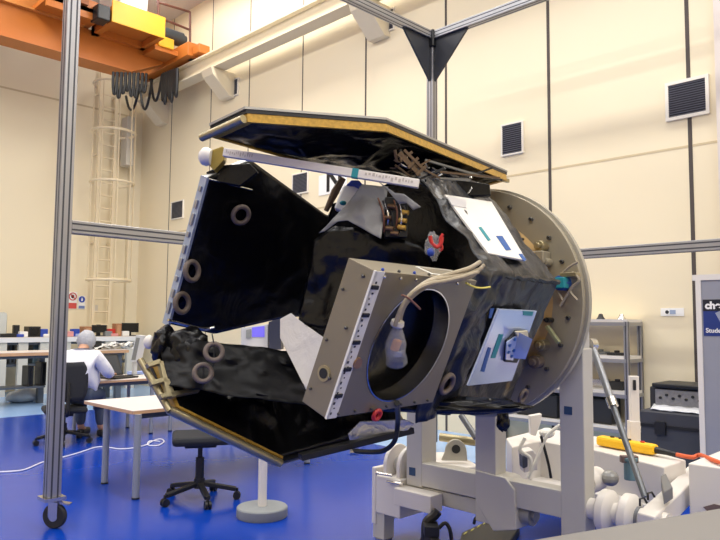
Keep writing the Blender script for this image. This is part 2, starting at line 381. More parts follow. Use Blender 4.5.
# right wall notice and letter N
a, b = pX(661, 316, XR), pX(684, 308, XR)
o = thing('notice', (XR, a.y, a.z), 'narrow white paper notice on the wall right of the shelf', 'sign')
MB().abox(XR-.006, XR, b.y, a.y, a.z, b.z).build('board', PAPER, o)
MB().abox(XR-.009, XR-.006, b.y+(a.y-b.y)*.35, b.y+(a.y-b.y)*.6, a.z+.02, b.z-.02).build('printed_code', mat('grey print', (150, 165, 190), .7), o)
MB().ball((XR-.008, a.y-(a.y-b.y)*.28, (a.z+b.z)/2), .004, .02, .02).build('printed_mark', GLUE, o)
a, b = pX(319, 196, XR), pX(347, 170, XR)
o = thing('letter_sign', (XR, (a.y+b.y)/2, a.z), 'white wall sign with a big black letter N', 'sign')
MB().abox(XR-.01, XR, b.y, a.y, a.z, b.z).build('board', PAPER, o)
pn = pX(325.5, 191.5, XR-.011); text_mesh('N', .52, pn, (0, -1, 0), (0, 0, 1), BLK, 'letter', o, .003, .012)
# ------------------------------------------------------------------ gantry frame of aluminium profile
g0 = pZ(50.5, 528, 0); gx, gy = g0.x, g0.y
lat0 = (gx-gy)*.7071; dep0 = (gx+gy)*.7071
cb = pY(432, 300, gy); bx = cb.x; BW = .096
gf = thing('gantry_frame', (gx, gy, 0), 'tall wheeled aluminium profile frame standing around the satellite', 'frame')
GT = pX(432, 33, bx).z if False else 1.5+(321-33)/680*((bx+gy)*.7071)
ZM = 1.5+(321-263.5)/680*((bx+gy)*.7071)
ye = gy-4.6
def profile(p, q, name='beam', side=None):
    p, q = Vector(p), Vector(q); d = (q-p).normalized()
    o = MB().beam(p, q, BW, BW).build(name, ALU, gf, bevel=.004)
    u = Vector((0, 0, 1)) if abs(d.z) < .5 else Vector((1, 0, 0)); v = d.cross(u)
    g = MB()
    for nrm, tg in ((u, v), (-u, v), (v, u), (-v, u)):
        for off in (-.022, .022):
            g.box((p+q)/2+nrm*(BW/2)+tg*off, tg*.006, nrm*.0012, (q-p)/2)
    g.build('slot', ALUD, o)
    return o
profile((gx, gy, .225), (gx, gy, GT), 'post'); profile((bx, gy, .1), (bx, gy, GT-.05), 'post'); profile((bx, ye, .1), (bx, ye, GT), 'post')
hb = BW/2
profile((gx+hb, gy, GT+.05), (bx-hb, gy, GT+.05)); profile((bx, gy-hb, GT+.05), (bx, ye+hb, GT+.05))
profile((gx+hb, gy, ZM), (bx-hb, gy, ZM)); profile((bx, gy-hb, ZM), (bx, ye+hb, ZM))
MB().abox(bx-.075, bx+.075, gy-.075, gy+.075, GT-.1, GT+.11).build('corner_cap', BLK, gf, bevel=.012)
for d in ((-1, 0), (0, -1)):
    p = Vector((bx, gy, GT)); e = Vector((d[0], d[1], 0)); s_ = Vector((-d[1], d[0], 0))*.012
    MB().prism([p+e*.05-s_, p+e*.54-s_, p+e*.05-UP*.52-s_], s_*2).build('gusset_plate', mat('gusset black', (44, 46, 52), .5), gf)
MB().box((gx, gy, .213), (.075, 0, 0), (0, .075, 0), (0, 0, .012)).build('foot_plate', STEEL, gf)
def caster(x, y, r, parent, name='caster'):
    ax = Vector((.8, .6, 0)).normalized(); c = Vector((x, y, r))+ax.cross(UP)*.03
    h = MB(); h.lathe(c-ax*.02, ax, [(r*.35, 0), (r*.9, 0), (r, .008), (r, .032), (r*.9, .04), (r*.35, .04)], 24, True); o = h.build(name, DARKR, parent, smooth=True)
    h = MB(); h.cyl(c-ax*.026, c+ax*.026, r*.4, n=16); h.build('hub', STEEL, o)
    h = MB()
    for s_ in (-1, 1): h.box(c+ax*.03*s_+UP*r*.55, ax*.003, ax.cross(UP)*r*.4, UP*r*.6)
    h.box((x, y, r*2+.02), ax*.035, ax.cross(UP)*.04, UP*.012); h.build('fork', STEEL, o)
    return o
w_ = caster(gx, gy, .088, gf)
pq = Vector((gx, gy, .19)); MB().beam(pq, pq+RT*.14-UP*.02, .05, .012).build('brake_lever', STEEL, w_)

# ------------------------------------------------------------------ tables and benches
def leg(p, w, z1, m, o, foot=True, name='leg'):
    l = MB().cyl((p[0], p[1], .0 if not foot else .012), (p[0], p[1], z1), w/2, n=14).build(name, m, o, smooth=True)
    if foot: MB().cyl((p[0], p[1], 0), (p[0], p[1], .014), w*.55, n=14).build('foot', BLK, l)
def table(nm, lab, x0, x1, y0, y1, z, legs, lw=.06, lm=LEGG, top=TOPW, edge=EDGEW, th=.03, cat='table', grp=None, ch=None):
    o = thing(nm, ((x0+x1)/2, (y0+y1)/2, 0), lab, cat, grp)
    pts = [(x0, y0), (x1, y0), (x1, y1), (x0, y1)] if not ch else ch
    MB().prism([(x, y, z-th*.12) for x, y in pts], (0, 0, th*.12)).build('tabletop', top, o)
    MB().prism([(x, y, z-th) for x, y in pts], (0, 0, th*.88)).build('edge_band', edge, o)
    for ya in (y0+.06, y1-.09): MB().abox(x0+.06, x1-.06, ya, ya+.03, z-th-.05, z-th).build('apron', LEGD, o)
    for p in legs: leg(p, lw, z-th, lm, o)
    return o
c, d = pZ(133, 411, .73), pZ(94, 400, .73); X0, Y0, Y1 = c.x, c.y, d.y; X1 = X0+2.12
table('work_table', 'white topped table with beech edge in front of the person on the blue floor', X0, X1, Y0, Y1, .73, [tuple(pZ(135.5, 499, 0))[:2], tuple(pZ(104.5, 483.5, 0))[:2], (X1-.1, Y0+.1), (X1-.1, Y1-.1)])
c, d = pZ(92, 381.5, .73), pZ(145, 378.5, .73); DX0, DY0 = c.x, c.y; DX1 = DX0+.92
table('desk', 'desk with beech edge holding the open black laptop beside the seated person', DX0, DX1, DY0, DY0+.8, .73, [(DX1-.08, DY0+.06), (DX0+.1, DY0+.72), (DX1-.08, DY0+.72)], .05)
table('desk', 'desk behind the champagne bracket right of the laptop desk', DX1+.06, DX1+1.3, DY0, DY0+.8, .73, [(DX1+.2, DY0+.06), (DX1+1.2, DY0+.06), (DX1+1.2, DY0+.72)], .05)
c, d = pZ(0, 353, .93), pZ(128, 349.5, .93)
BY0 = c.y; bz = .93; BX1 = pY(62, 353, BY0).x
def bench(lab, x0, x1, y0, y1, z, nleg, shelf, top=TOPW, edge=EDGEW, th=.06):
    o = table('laboratory_bench', lab, x0, x1, y0, y1, z, [], th=th, top=top, edge=edge, cat='workbench')
    for i in range(nleg):
        x = x0+.15+(x1-x0-.3)*i/(nleg-1)
        for y in (y0+.12, y1-.12): MB().abox(x-.05, x+.05, y-.05, y+.05, 0, z-th).build('leg', LEGD, o)
    if shelf:
        MB().abox(x0+.2, x1-.2, y0+.25, y1-.1, shelf, shelf+.03).build('lower_shelf', LEGD, o)
    return o
bench('long laboratory bench with beech edge left of the seated person', pY(-120, 353, BY0).x, pY(64, 353, BY0).x, BY0, BY0+.75, .93, 3, .3)
bench('short laboratory bench piled with white papers right of the seated person', pY(90, 352, BY0+.1).x, pY(129, 352, BY0+.1).x, BY0+.1, BY0+.8, .93, 2, .3)
RY = 14.08; rz = pY(50, 337, RY).z
rb = table('instrument_bench', 'high white instrument bench along the back wall', pY(-60, 337, RY).x, pY(139, 337, RY).x, RY, RY+.62, rz, [], th=.1, edge=mat('bench white edge', (226, 228, 232), .45), cat='workbench')
for i in range(9):
    x = pY(-40+i*21.5, 337, RY).x
    MB().abox(x-.09, x+.09, RY+.03, RY+.12, 0, rz-.1).build('leg', mat('bench leg pale', (206, 206, 200), .5), rb)
MB().abox(pY(-55, 337, RY).x, pY(137, 337, RY).x, RY+.18, RY+.58, .55, .6).build('lower_shelf', LEGD, rb)
# things under / on the back bench: y-range pixels at depth plane
def slab(x0, y0, x1, y1, Y, th, name, lab, m, cat, zb=None, bevel=.01, face=None, grp=None):
    a, b = pY(x0, y1, Y), pY(x1, y0, Y); z0 = a.z if zb is None else zb; z1 = b.z
    o = thing(name, ((a.x+b.x)/2, Y+th/2, z0), lab, cat, grp)
    MB().abox(a.x, b.x, Y, Y+th, z0, z1).build('housing', m, o, bevel=bevel)
    if face: MB().abox(a.x+.03, b.x-.03, Y-.006, Y, z0+.03, z1-.03).build(*face, o)
    return o
def monitor(x0, y0, x1, y1, Y, zb, lab, dark=True):
    a, b = pY(x0, y1, Y), pY(x1, y0, Y); o = thing('monitor', ((a.x+b.x)/2, Y+.08, zb), lab, 'monitor')
    MB().abox(a.x, b.x, Y, Y+.04, zb+.08, b.z).build('bezel', BLK, o, bevel=.008)
    MB().abox(a.x+.02, b.x-.02, Y-.004, Y, zb+.1, b.z-.02).build('screen', SCREEN, o)
    MB().abox((a.x+b.x)/2-.04, (a.x+b.x)/2+.04, Y+.04, Y+.08, zb, zb+.25).abox((a.x+b.x)/2-.14, (a.x+b.x)/2+.14, Y-.02, Y+.18, zb, zb+.015).build('stand', BLK, o)
    return o
slab(29, 326.5, 41, 334, RY+.1, .3, 'instrument', 'small black instrument box on the back bench left of the frame post', BLK, 'instrument', rz, face=('front_panel', SCREEN))
slab(14, 325, 20, 333, RY+.2, .12, 'speaker', 'small upright black loudspeaker on the back bench at far left', BLK, 'speaker', rz, face=('grille', DARKR))
slab(1, 333.5, 17, 337, RY+.05, .35, 'laptop', 'closed dark laptop lying on the back bench at far left', BLK, 'laptop', rz, face=('front_edge', DARKR))
monitor(92, 325, 107, 336, RY+.15, rz, 'black monitor on the back bench left of the cardboard box')
monitor(122, 323, 139, 333.5, RY+.15, rz, 'black monitor on the back bench nearest the room corner')
slab(84, 326.5, 92, 335, RY+.1, .25, 'cardboard_box', 'open brown cardboard box on the back bench beside the left monitor', mat('cardboard', (170, 120, 84), .7), 'box', rz, face=('flap', mat('cardboard light', (190, 142, 104), .7)))
slab(116, 323.5, 122, 330, RY+.1, .2, 'cardboard_box', 'small brown box on the back bench between the two monitors', mat('cardboard', (170, 120, 84), .7), 'box', rz, face=('flap', mat('cardboard light', (190, 142, 104), .7)))
cl = [(20, 'blue', BLUEP), (24, 'white', PAPER), (44, 'blue', BLUEP), (48, 'white', PAPER), (70, 'pink', mat('pink', (214, 150, 150), .6)), (76, 'blue', BLUEP), (80, 'pale blue', mat('pale blue', (150, 170, 220), .6)), (109, 'grey', BASEG), (112, 'red', RED), (115, 'pink', mat('pink', (214, 150, 150), .6)), (126, 'white', PAPER)]
whr = {20: 'right of the small loudspeaker', 24: 'left of the black instrument box', 44: 'just right of the black instrument box', 48: 'touching the frame post on its left', 70: 'just right of the frame post', 76: 'above the hair net', 80: 'left of the open cardboard box', 109: 'right of the left monitor', 112: 'below the small brown box', 115: 'left of the right monitor', 126: 'in front of the right monitor'}
for i, (x, cn, m) in enumerate(cl):
    a = pY(x, 335, RY+.08+.02*(i % 3)); hh = .06+.05*((i*7) % 3)
    t = MB(); t.abox(a.x-.08, a.x+.08, a.y, a.y+.14, rz, rz+hh)
    tag(t.build('parts_tray', m, bevel=.015), '%s parts tray on the back bench %s' % (cn, whr[x]), 'tray', 'small trays on the back bench')
# equipment below
slab(0, 343, 7, 351, RY+.25, .3, 'instrument', 'dark instrument on the lower shelf of the back bench at far left', BLK, 'instrument', .6, face=('front_panel', SCREEN))
slab(33, 341, 40, 352, RY+.25, .3, 'instrument', 'teal grey instrument on the lower shelf below the black box', mat('teal grey', (90, 112, 124), .5), 'instrument', .6, face=('front_panel', mat('teal dark', (70, 92, 104), .5)))
slab(-14, 312, 8.5, 333, RY+.15, .3, 'instrument_rack', 'pale grey rounded instrument on the back bench at left picture edge', mat('pale grey housing', (188, 188, 180), .5), 'instrument', rz, .06, face=('front_panel', mat('pale grey panel', (200, 202, 196), .5)))
for i, (x0, x1, m, lab) in enumerate(((10, 16, LEGD, 'slate box added in the dark space of the back bench under the small loudspeaker'), (20, 28, BLK, 'black box added in the dark space of the back bench left of the teal instrument'), (42, 50, LEGD, 'slate box added in the dark space of the back bench right of the teal instrument'), (88, 95, BLK, 'black box added in the dark space of the back bench behind the seated person'), (109, 116, LEGD, 'slate box added in the dark space of the back bench behind the paper pile'))):
    slab(x0, 342, x1, 352, RY+.28, .3, 'instrument', lab, m, 'instrument', .6, face=('front_panel', DARKR))  # dark boxes added to keep the space under the bench dark
for i, (x0, x1, y0, lab) in enumerate(((27, 34, 366, 'black computer tower on the lower shelf of the long bench'), (40, 47, 362, 'taller black computer tower on the lower shelf beside the frame post'))):
    slab(x0, y0, x1, 396, BY0+.3, .3, 'computer', lab, BLK, 'computer', .33, face=('front_panel', SCREEN))
# right bench: papers, computer
a = pY(117, 346, BY0+.4)
pp = thing('paper_pile', (a.x, a.y, .93), 'heap of crumpled white paper on the short bench', 'papers')
for i in range(7):
    q = a+Vector((-.32+.11*i, .1*sin(i*2), 0)); h = MB(); h.grid(lambda u, v: Vector((q.x-.12+.26*u, q.y-.12+.24*v, .935+.03*(i % 3)+.05*abs(noise.noise(Vector((u*3+i, v*3, i)))) + .05*(1-abs(2*u-1)))), 8, 6); h.build('sheet', PAPER, pp, solid=.004)
slab(93, 341, 102, 350, BY0+.4, .25, 'computer', 'black desktop computer on the short bench left of the white papers', BLK, 'computer', .93, face=('front_panel', DARKR))
# leaning grey flat panel and white chair back
c0 = pY(135, 362, DY0+.35)
fp = thing('flat_panel_monitor', (c0.x, c0.y, .73), 'grey flat monitor seen from behind, tilted on the desk', 'monitor')
A_, B_ = pY(130, 362, DY0+.35), pY(141, 335, DY0+.35)
MB().prism([pY(130, 362, DY0+.35), pY(136.5, 362, DY0+.35), pY(142, 336, DY0+.35), pY(136, 335, DY0+.35)], (.1, .05, 0)).build('bezel', mat('monitor silver', (196, 198, 200), .4), fp)
MB().prism([pY(131.5, 360, DY0+.345), pY(135.5, 360, DY0+.345), pY(140, 338, DY0+.345), pY(136.5, 337.5, DY0+.345)], (0, .01, 0)).build('screen', mat('grey screen', (120, 122, 120), .4), fp)
MB().abox(c0.x-.08, c0.x+.12, c0.y-.02, c0.y+.14, .73, .75).abox(c0.x, c0.x+.05, c0.y+.03, c0.y+.08, .75, .95).build('stand', mat('monitor silver', (196, 198, 200), .4), fp)
# laptop open on desk
lc = pZ(118, 379, .735)
lp = thing('laptop', (lc.x, lc.y, .73), 'open black laptop on the desk right of the seated person', 'laptop')
e1 = Vector((.94, .34, 0)).normalized(); e2 = Vector((-.34, .94, 0)).normalized()
lb = Vector((lc.x+.1, lc.y+.17, .73))
MB().box(lb+UP*.012, e1*.2, e2*.14, UP*.011).build('base', BLK, lp, bevel=.004)
MB().box(lb+UP*.026, e1*.18, e2*.06, UP*.002).build('keyboard', DARKR, lp)
sd = (UP*.9+e2*.42).normalized(); sc_ = lb+e2*.14+UP*.025
MB().box(sc_+sd*.15, e1*.21, sd*.15, e1.cross(sd)*.007).build('lid', BLK, lp, bevel=.004)
MB().box(sc_+sd*.15+e1.cross(sd)*.008, e1*.19, sd*.13, e1.cross(sd)*.001).build('screen', mat('laptop screen', (66, 68, 72), .25), lp)
for i, (x, y, m, lab) in enumerate(((136, 376, PAPER, 'white paper pad on the desk right of the laptop'), (139, 374, mat('pale blue', (150, 170, 220), .6), 'pale blue folder on the desk behind the paper pad'))):
    q = pZ(x, y, .735+.0*i); tag(MB().abox(q.x-.12, q.x+.1, q.y-.05, q.y+.12, .73, .75+.02*i).build(('paper_pad', 'folder')[i], m, bevel=.004), lab, 'stationery')

# ------------------------------------------------------------------ office chairs
def chair(cx, cy, seat_z, face, lab, back=True, r=.3):
    o = thing('office_chair', (cx, cy, 0), lab, 'chair'); f = Vector((cos(face), sin(face), 0)); s_ = Vector((-f.y, f.x, 0)); c = Vector((cx, cy, 0))
    for i in range(5):
        t = face+2*pi*i/5+.5; e = Vector((cos(t), sin(t), 0))
        l = MB(); l.beam(c+e*.03+UP*.135, c+e*r+UP*.085, .045, .035); L_ = l.build('base_arm', BLK, o, bevel=.006)
        w = MB(); q = c+e*(r+.01)+UP*.032; x_ = e.cross(UP); w.cyl(q-x_*.026, q-x_*.006, .032, n=14); w.cyl(q+x_*.006, q+x_*.026, .032, n=14); w.cyl(q-x_*.02, q+x_*.02, .012); w.cyl(q+UP*.01, q+UP*.06, .012); w.build('caster', BLK, L_, smooth=True)
    h = MB(); h.cyl(c+UP*.1, c+UP*.18, .045); h.cyl(c+UP*.18, c+UP*(seat_z-.18), .036); h.cyl(c+UP*(seat_z-.18), c+UP*(seat_z-.07), .02); h.build('gas_column', BLK, o, smooth=True)
    h = MB(); h.box(c+UP*(seat_z-.07), f*.13, s_*.09, UP*.02); h.build('tilt_mechanism', BLK, o, bevel=.01)
    h = MB(); h.box(c+UP*(seat_z-.015), f*.23, s_*.24, UP*.035); h.build('seat', mat('chair fabric', (32, 34, 40), .85, 0, .15, 30), o, bevel=.03)
    if back:
        h = MB(); h.tube([c-f*.12+UP*(seat_z-.06), c-f*.3+UP*(seat_z-.05), c-f*.31+UP*(seat_z+.1), c-f*.28+UP*(seat_z+.32)], .022, 8, 4); h.build('back_support', BLK, o, smooth=True)
        h = MB()
        def bk(u, v):
            w = .22*(1-.25*abs(2*v-1)**3); a_ = (u-.5)*2
            return c-f*(.25-.03*a_*a_-.02*v)+s_*a_*w+UP*(seat_z+.1+.46*v)-f*.0
        h.grid(bk, 8, 8); h.build('backrest', mat('chair fabric', (32, 34, 40), .85, 0, .15, 30), o, smooth=True, solid=.05)
    return o
q = pZ(199, 500, 0); chair(q.x, q.y, .53, radians(150), 'black office chair under the lower solar panel with its seat empty', True)
q = pZ(63, 443, 0); PF = radians(44)
chair(q.x, q.y, .42, radians(75), 'black office chair carrying the person in a white coat', True)
PC = Vector((q.x, q.y, 0))+RT*.14
# stanchion
q = pZ(262, 516, 0)
o = thing('stanchion', q, 'white post on a heavy round grey base standing on the blue floor', 'stanchion')
MB().lathe(q, UP, [(0, 0), (.19, 0), (.195, .01), (.195, .068), (.188, .076), (.06, .078), (0, .078)], 36).build('base', BASEG, o, smooth=True)
MB().cyl(q+UP*.078, q+UP*.72, .034, n=20).build('post', WHITEP, o, smooth=True)
# white floor cable
pts = [pZ(x, y, .008) for x, y in ((-10, 472), (10, 471.5), (25, 469.5), (42, 462.5), (60, 458), (78, 453), (95, 447.5), (105, 447), (120, 449), (133, 448), (146, 445), (152, 441.5), (160, 439), (164, 441.5), (158, 445.5), (148, 445), (150, 441), (160, 441.5))]
tag(MB().tube(pts, .0075, 6, 5).build('floor_cable', mat('white cable', (226, 224, 232), .5), smooth=True), 'thin white cable snaking over the blue floor at left', 'cable')
# bin bag under the bench
q = pZ(24, 404, 0)
h = MB(); h.ball((q.x+.1, q.y+.3, .12), .3, .22, .14, 20)
for v in h.bm.verts: v.co += v.normal*.0+Vector((noise.noise(v.co*6), noise.noise(v.co*6+Vector((9, 0, 0))), noise.noise(v.co*6+Vector((0, 9, 0)))))*.06; v.co.z = max(v.co.z, 0)
tag(h.build('plastic_bag', mat('clear plastic', (196, 206, 216), .25, 0, .15, 10, .5, 14), smooth=True), 'crumpled translucent plastic bag on the floor under the long bench', 'bag')
# bench with instrument behind satellite, along right wall
IY = 8.6
a, b = pD(236, 345, 11.5), pD(300, 345, 10.6)
tb = table('laboratory_table', 'white table behind the satellite holding a grey test instrument', a.x-.1, XR-.05, b.y-1.2, a.y+.4, 1.03, [(a.x, b.y-1.1), (a.x, a.y+.3), (XR-.15, b.y-1.1), (XR-.15, a.y+.3)], .06)
o = thing('test_instrument', pD(252, 345, 11.2), 'grey test instrument with a lit purple screen seen behind the satellite', 'instrument')
P = [pD(x, y, 11.2) for x, y in ((241, 344), (268, 344), (268, 324), (241, 328))]
MB().prism([(p.x, p.y, p.z if i > 1 else 1.03) for i, p in enumerate(P)], HD*.4).build('housing', mat('instrument grey', (186, 188, 194), .5), o, bevel=.01)
P = [pD(x, y, 11.19) for x, y in ((252, 337), (264.5, 337), (264.5, 326), (252, 327.5))]
MB().prism(P, HD*.02).build('screen', emit('purple screen', (92, 84, 190), .5), o)
P = [pD(x, y, 11.18) for x, y in ((246, 338), (251, 338), (251, 329), (246, 330))]
MB().prism(P, HD*.02).build('control_panel', BASEG, o)
P = [pD(x, y, 11.0) for x, y in ((268.5, 348), (281, 348), (281, 317), (268.5, 322))]
o = thing('server_case', P[0], 'dark blue equipment case beside the instrument with the purple screen', 'case')
MB().prism([(p.x, p.y, p.z if i > 1 else 1.03) for i, p in enumerate(P)], HD*.4).build('housing', mat('navy case', (30, 36, 60), .5), o, bevel=.01)

# ------------------------------------------------------------------ shelf unit on the right
sx0 = pD(627, 360, 7.3).x; sy0 = pD(627, 360, 7.3).y; sx1 = XR-.04; sy1 = sy0+1.75
o = thing('shelf_unit', ((sx0+sx1)/2, (sy0+sy1)/2, 0), 'aluminium profile shelf unit with white shelves by the right wall', 'shelf')
SZ = (1.515, 1.12, .745, .37)
for x in (sx0, sx1):
    for y in (sy0, sy1): MB().abox(x-.024, x+.024, y-.024, y+.024, 0, SZ[0]).build('post', ALU, o, bevel=.003); MB().abox(x-.0255, x+.0255, y-.006, y+.006, 0, SZ[0]).build('slot', ALUD, o); MB().abox(x-.006, x+.006, y-.0255, y+.0255, 0, SZ[0]).build('slot', ALUD, o)
for z in SZ:
    sh = MB().abox(sx0-.02, sx1+.02, sy0-.02, sy1+.02, z-.005, z+.025).build('shelf_board', WHITEP, o)
    h = MB()
    h.abox(sx0-.03, sx0+.0, sy0, sy1, z-.045, z-.005); h.abox(sx1-.03, sx1, sy0, sy1, z-.045, z-.005); h.abox(sx0, sx1, sy0-.03, sy0, z-.045, z-.005); h.build('shelf_rail', ALU, sh)
its = [(SZ[1], 'second shelf'), (SZ[2], 'third shelf')]
n_ = 0
nm2 = ['at the near corner', 'second from the near corner', 'in the middle', 'fourth from the near corner', 'partly behind the silver strut', 'next to the big ring', 'at the far end']
for z, nz_ in its:
    for i in range(6):
        y = sy0+.1+.26*i; x = sx0+.1+.08*((i*5) % 3); hh = .03+.03*((i*3+n_) % 3)
        m = (BLK, BASEG, DARKR, STEEL, LEGD, BLK)[(i+n_) % 6]
        h = MB().abox(x, x+.12, y, y+.17, z+.025, z+.025+hh); h.cyl((x+.06, y+.08, z+.025+hh), (x+.06, y+.08, z+.05+hh), .03, n=10)
        cn = {'black plastic': 'black', 'concrete grey': 'grey', 'dark rubber': 'dark grey', 'bright steel': 'steel', 'bench leg dark': 'slate'}[m.name]
        tag(h.build('mechanical_part', m, bevel=.006), 'small %s mechanical part on the %s of the rack, %s' % (cn, nz_, nm2[i]), 'hardware', 'hardware on the shelf unit')
    n_ += 2
for i, x in enumerate((.12, .36, .68)):
    h = MB(); h.lathe((sx0+.16, sy0+x, SZ[0]+.025), UP, [(0, 0), (.05, 0), (.03, .03), (.02, .06), (0, .065)], 12)
    tag(h.build('clamp_knob', BLK if i else STEEL, smooth=True), ('steel knob on the top shelf at its near corner', 'black knob on the top shelf, middle of three', 'black knob on the top shelf nearest the ring')[i], 'hardware', 'knobs on the top shelf')
# black case below the shelf
for i, (y, l) in enumerate(((sy0+.2, .5), (sy0+.85, .55))):
    h = MB().abox(sx0+.04, sx1-.06, y, y+l, SZ[3]+.025, SZ[3]+.3); 
    b_ = h.build('storage_case', mat('case black', (40, 41, 45), .55), bevel=.02); tag(b_, ('black storage case on the lowest shelf, nearer one', 'black storage case on the lowest shelf, farther one')[i], 'case')
# flight case with radio unit
q = pD(640, 420, 6.75); fx, fy = q.x, q.y
fc = thing('flight_case', (fx+.35, fy-.35, 0), 'large black transport case on the floor right of the shelf unit', 'case')
MB().abox(fx, fx+.55, fy-.95, fy, .02, .66).build('body', mat('case charcoal', (58, 59, 66), .55), fc, bevel=.02)
MB().abox(fx-.01, fx+.56, fy-.96, fy+.01, .5, .53).build('lid_rim', BLK, fc)
for y in (-.2, -.75): MB().abox(fx-.03, fx, fy+y-.05, fy+y+.05, .44, .56).build('latch', BLK, fc)
zr = .66
ru = thing('rack_unit', (fx+.35, fy-.5, zr), 'black rack unit with a metal front panel on top of the transport case', 'equipment')
MB().abox(fx+.1, fx+.5, fy-.85, fy-.06, zr, zr+.22).build('housing', mat('case black', (40, 41, 45), .55), ru, bevel=.01)
MB().abox(fx+.085, fx+.1, fy-.72, fy-.12, zr+.05, zr+.2).build('front_panel', mat('brushed front', (150, 150, 148), .4, .5, .3, 40), ru)
for i in range(9): MB().cyl((fx+.07, fy-.17-.06*i, zr+.12+.03*(i % 2)), (fx+.085, fy-.17-.06*i, zr+.12+.03*(i % 2)), .013, n=10).build('knob', DARKR, ru)
MB().abox(fx+.05, fx+.5, fy-.9, fy-.1, zr+.22, zr+.26).build('lid', BLK, ru, bevel=.01)
h = MB(); h.grid(lambda u, v: Vector((fx+.01+.1*v, fy-.74+.64*u, zr+.01+.05*v+.012*noise.noise(Vector((u*9, v*4, 2))))), 20, 4)
tag(h.build('plastic_sheet', mat('clear film', (214, 216, 220), .25, 0, .1), solid=.004, smooth=True), 'crumpled white plastic film below the rack unit front panel', 'film')
# display board with poster at right edge
q = pZ(705, 500, .0); q = pD(701.5, 300, 6.0); px0, py0 = q.x, q.y; zt_ = 1.5+(321-272)/680*6.0
db = thing('display_board', (px0, py0-.5, 0), 'grey display board with white frame and a blue poster at right edge', 'board')
MB().abox(px0, px0+.04, py0-1.2, py0, .1, zt_-.05).build('panel', mat('board grey', (142, 144, 154), .6), db)
MB().abox(px0-.01, px0+.05, py0-1.25, py0+.07, zt_-.05, zt_+.0).abox(px0-.01, px0+.05, py0, py0+.045, 0, zt_-.05).abox(px0-.01, px0+.05, py0-1.25, py0-1.2, 0, zt_-.05).build('frame', WHITEP, db)
MB().abox(px0-.1, px0+.14, py0-.02, py0+.05, 0, .03).abox(px0-.1, px0+.14, py0-1.25, py0-1.18, 0, .03).build('foot', WHITEP, db)
zp1 = 1.5+(321-297)/680*6; zp0 = 1.5+(321-333)/680*6
po = MB().abox(px0-.004, px0, py0-.55, py0-.012, zp0, zp1).build('poster', mat('poster blue', (28, 52, 120), .4, 0, .2, 4), db)
MB().abox(px0-.006, px0-.004, py0-.55, py0-.012, zp1-.1, zp1).build('title_band', mat('poster navy', (10, 14, 30), .5), po)
text_mesh('cheops', .088, (px0-.007, py0-.03, zp1-.08), (0, -1, 0), (0, 0, 1), PAPER, 'title_text', po, .001, .004)
text_mesh('Student', .055, (px0-.007, py0-.03, zp0+.03), (0, -1, 0), (0, 0, 1), PAPER, 'caption_text', po, .001, .001)
MB().prism([(px0-.005, py0-.15, zp0+.12), (px0-.005, py0-.3, zp0+.16), (px0-.005, py0-.34, zp0+.22), (px0-.005, py0-.2, zp0+.24), (px0-.005, py0-.11, zp0+.2)], (.001, 0, 0)).build('picture', mat('poster picture', (150, 156, 170), .5, 0, .5, 14), po)

# ------------------------------------------------------------------ foreground worktop
P = [pZ(500, 549, 1.0), pZ(530, 540, 1.0), pZ(720, 508, 1.0), pZ(760, 501, 1.0)]
fxd = (P[2]-P[1]).normalized(); nrm = Vector((fxd.y, -fxd.x, 0))
if nrm.dot(HD) > 0: nrm = -nrm
o = thing('worktop_table', P[1]+nrm*.3-UP*1.0, 'grey worktop at bottom right corner nearest the camera', 'table')
q0, q1 = P[1]-fxd*.12, P[1]+fxd*1.35
MB().prism([q0-UP*.03, q1-UP*.03, q1+nrm*.62-UP*.03, q0+nrm*.62-UP*.03], UP*.03).build('tabletop', TABF, o, bevel=.004)
for a_, b_ in ((.03, .03), (1.42, .03), (.03, .58), (1.42, .58)):
    t = q0+fxd*a_+nrm*b_; MB().box((t.x, t.y, .485), fxd*.025, nrm*.025, UP*.485).build('leg', ALU, o)
# ------------------------------------------------------------------ satellite frame of reference
AZ = radians(40)
SA = -(RT*sin(AZ)+HD*cos(AZ)); SN = RT*cos(AZ)-HD*sin(AZ)
SO = W(.671, 4.0, 1.62)
def SL(a, n, z): return SO+SA*a+SN*n+UP*z
def fdir(ang): t = radians(ang); return SN*cos(t)+UP*sin(t), SN*cos(t+pi/2)+UP*sin(t+pi/2)
def FP(ang, d, a, s): n, t = fdir(ang); return SO+SA*a+n*d+t*s
def onface(x, y, ang, d): n, t = fdir(ang); return onplane(x, y, SO+n*d, n)

# ------------------------------------------------------------------ turnover trolley
tr = thing('turnover_trolley', (3.55, 2.4, 0), 'white steel turnover trolley carrying the satellite on a big round plate', 'trolley')
TX = 3.49
# ring plate
h = MB(); h.lathe(SO, SA, [(.36, 0), (.656, 0), (.656, -.045), (.36, -.045)], 96, True); ring = h.build('mounting_ring', PLATE, tr, smooth=True, bevel=.002)
h = MB(); h.lathe(SO, SA, [(.60, -.046), (.672, -.046), (.672, -.085), (.60, -.085)], 96, True); h.build('ring_rim', mat('rim metal', (176, 172, 160), .4, .5), ring, smooth=True)
for i in range(24):
    t = 2*pi*i/24+.1; c = SO+SN*.585*cos(t)+UP*.585*sin(t)
    h = MB(); h.lathe(c, SA, [(0, 0), (.012, 0), (.012, .016), (.007, .018), (.007, .008), (0, .008)], 8); h.build('bolt', mat('bolt dark', (92, 90, 86), .4, .6), ring)
h = MB(); h.lathe(SO, SA, [(.45, .0), (.49, .0), (.47, .05), (.47, .30), (.44, .30), (.44, .05)], 72, True); h.build('adapter_cone', mat('adapter tan', (180, 148, 98), .45, .25, .08), ring, smooth=True)
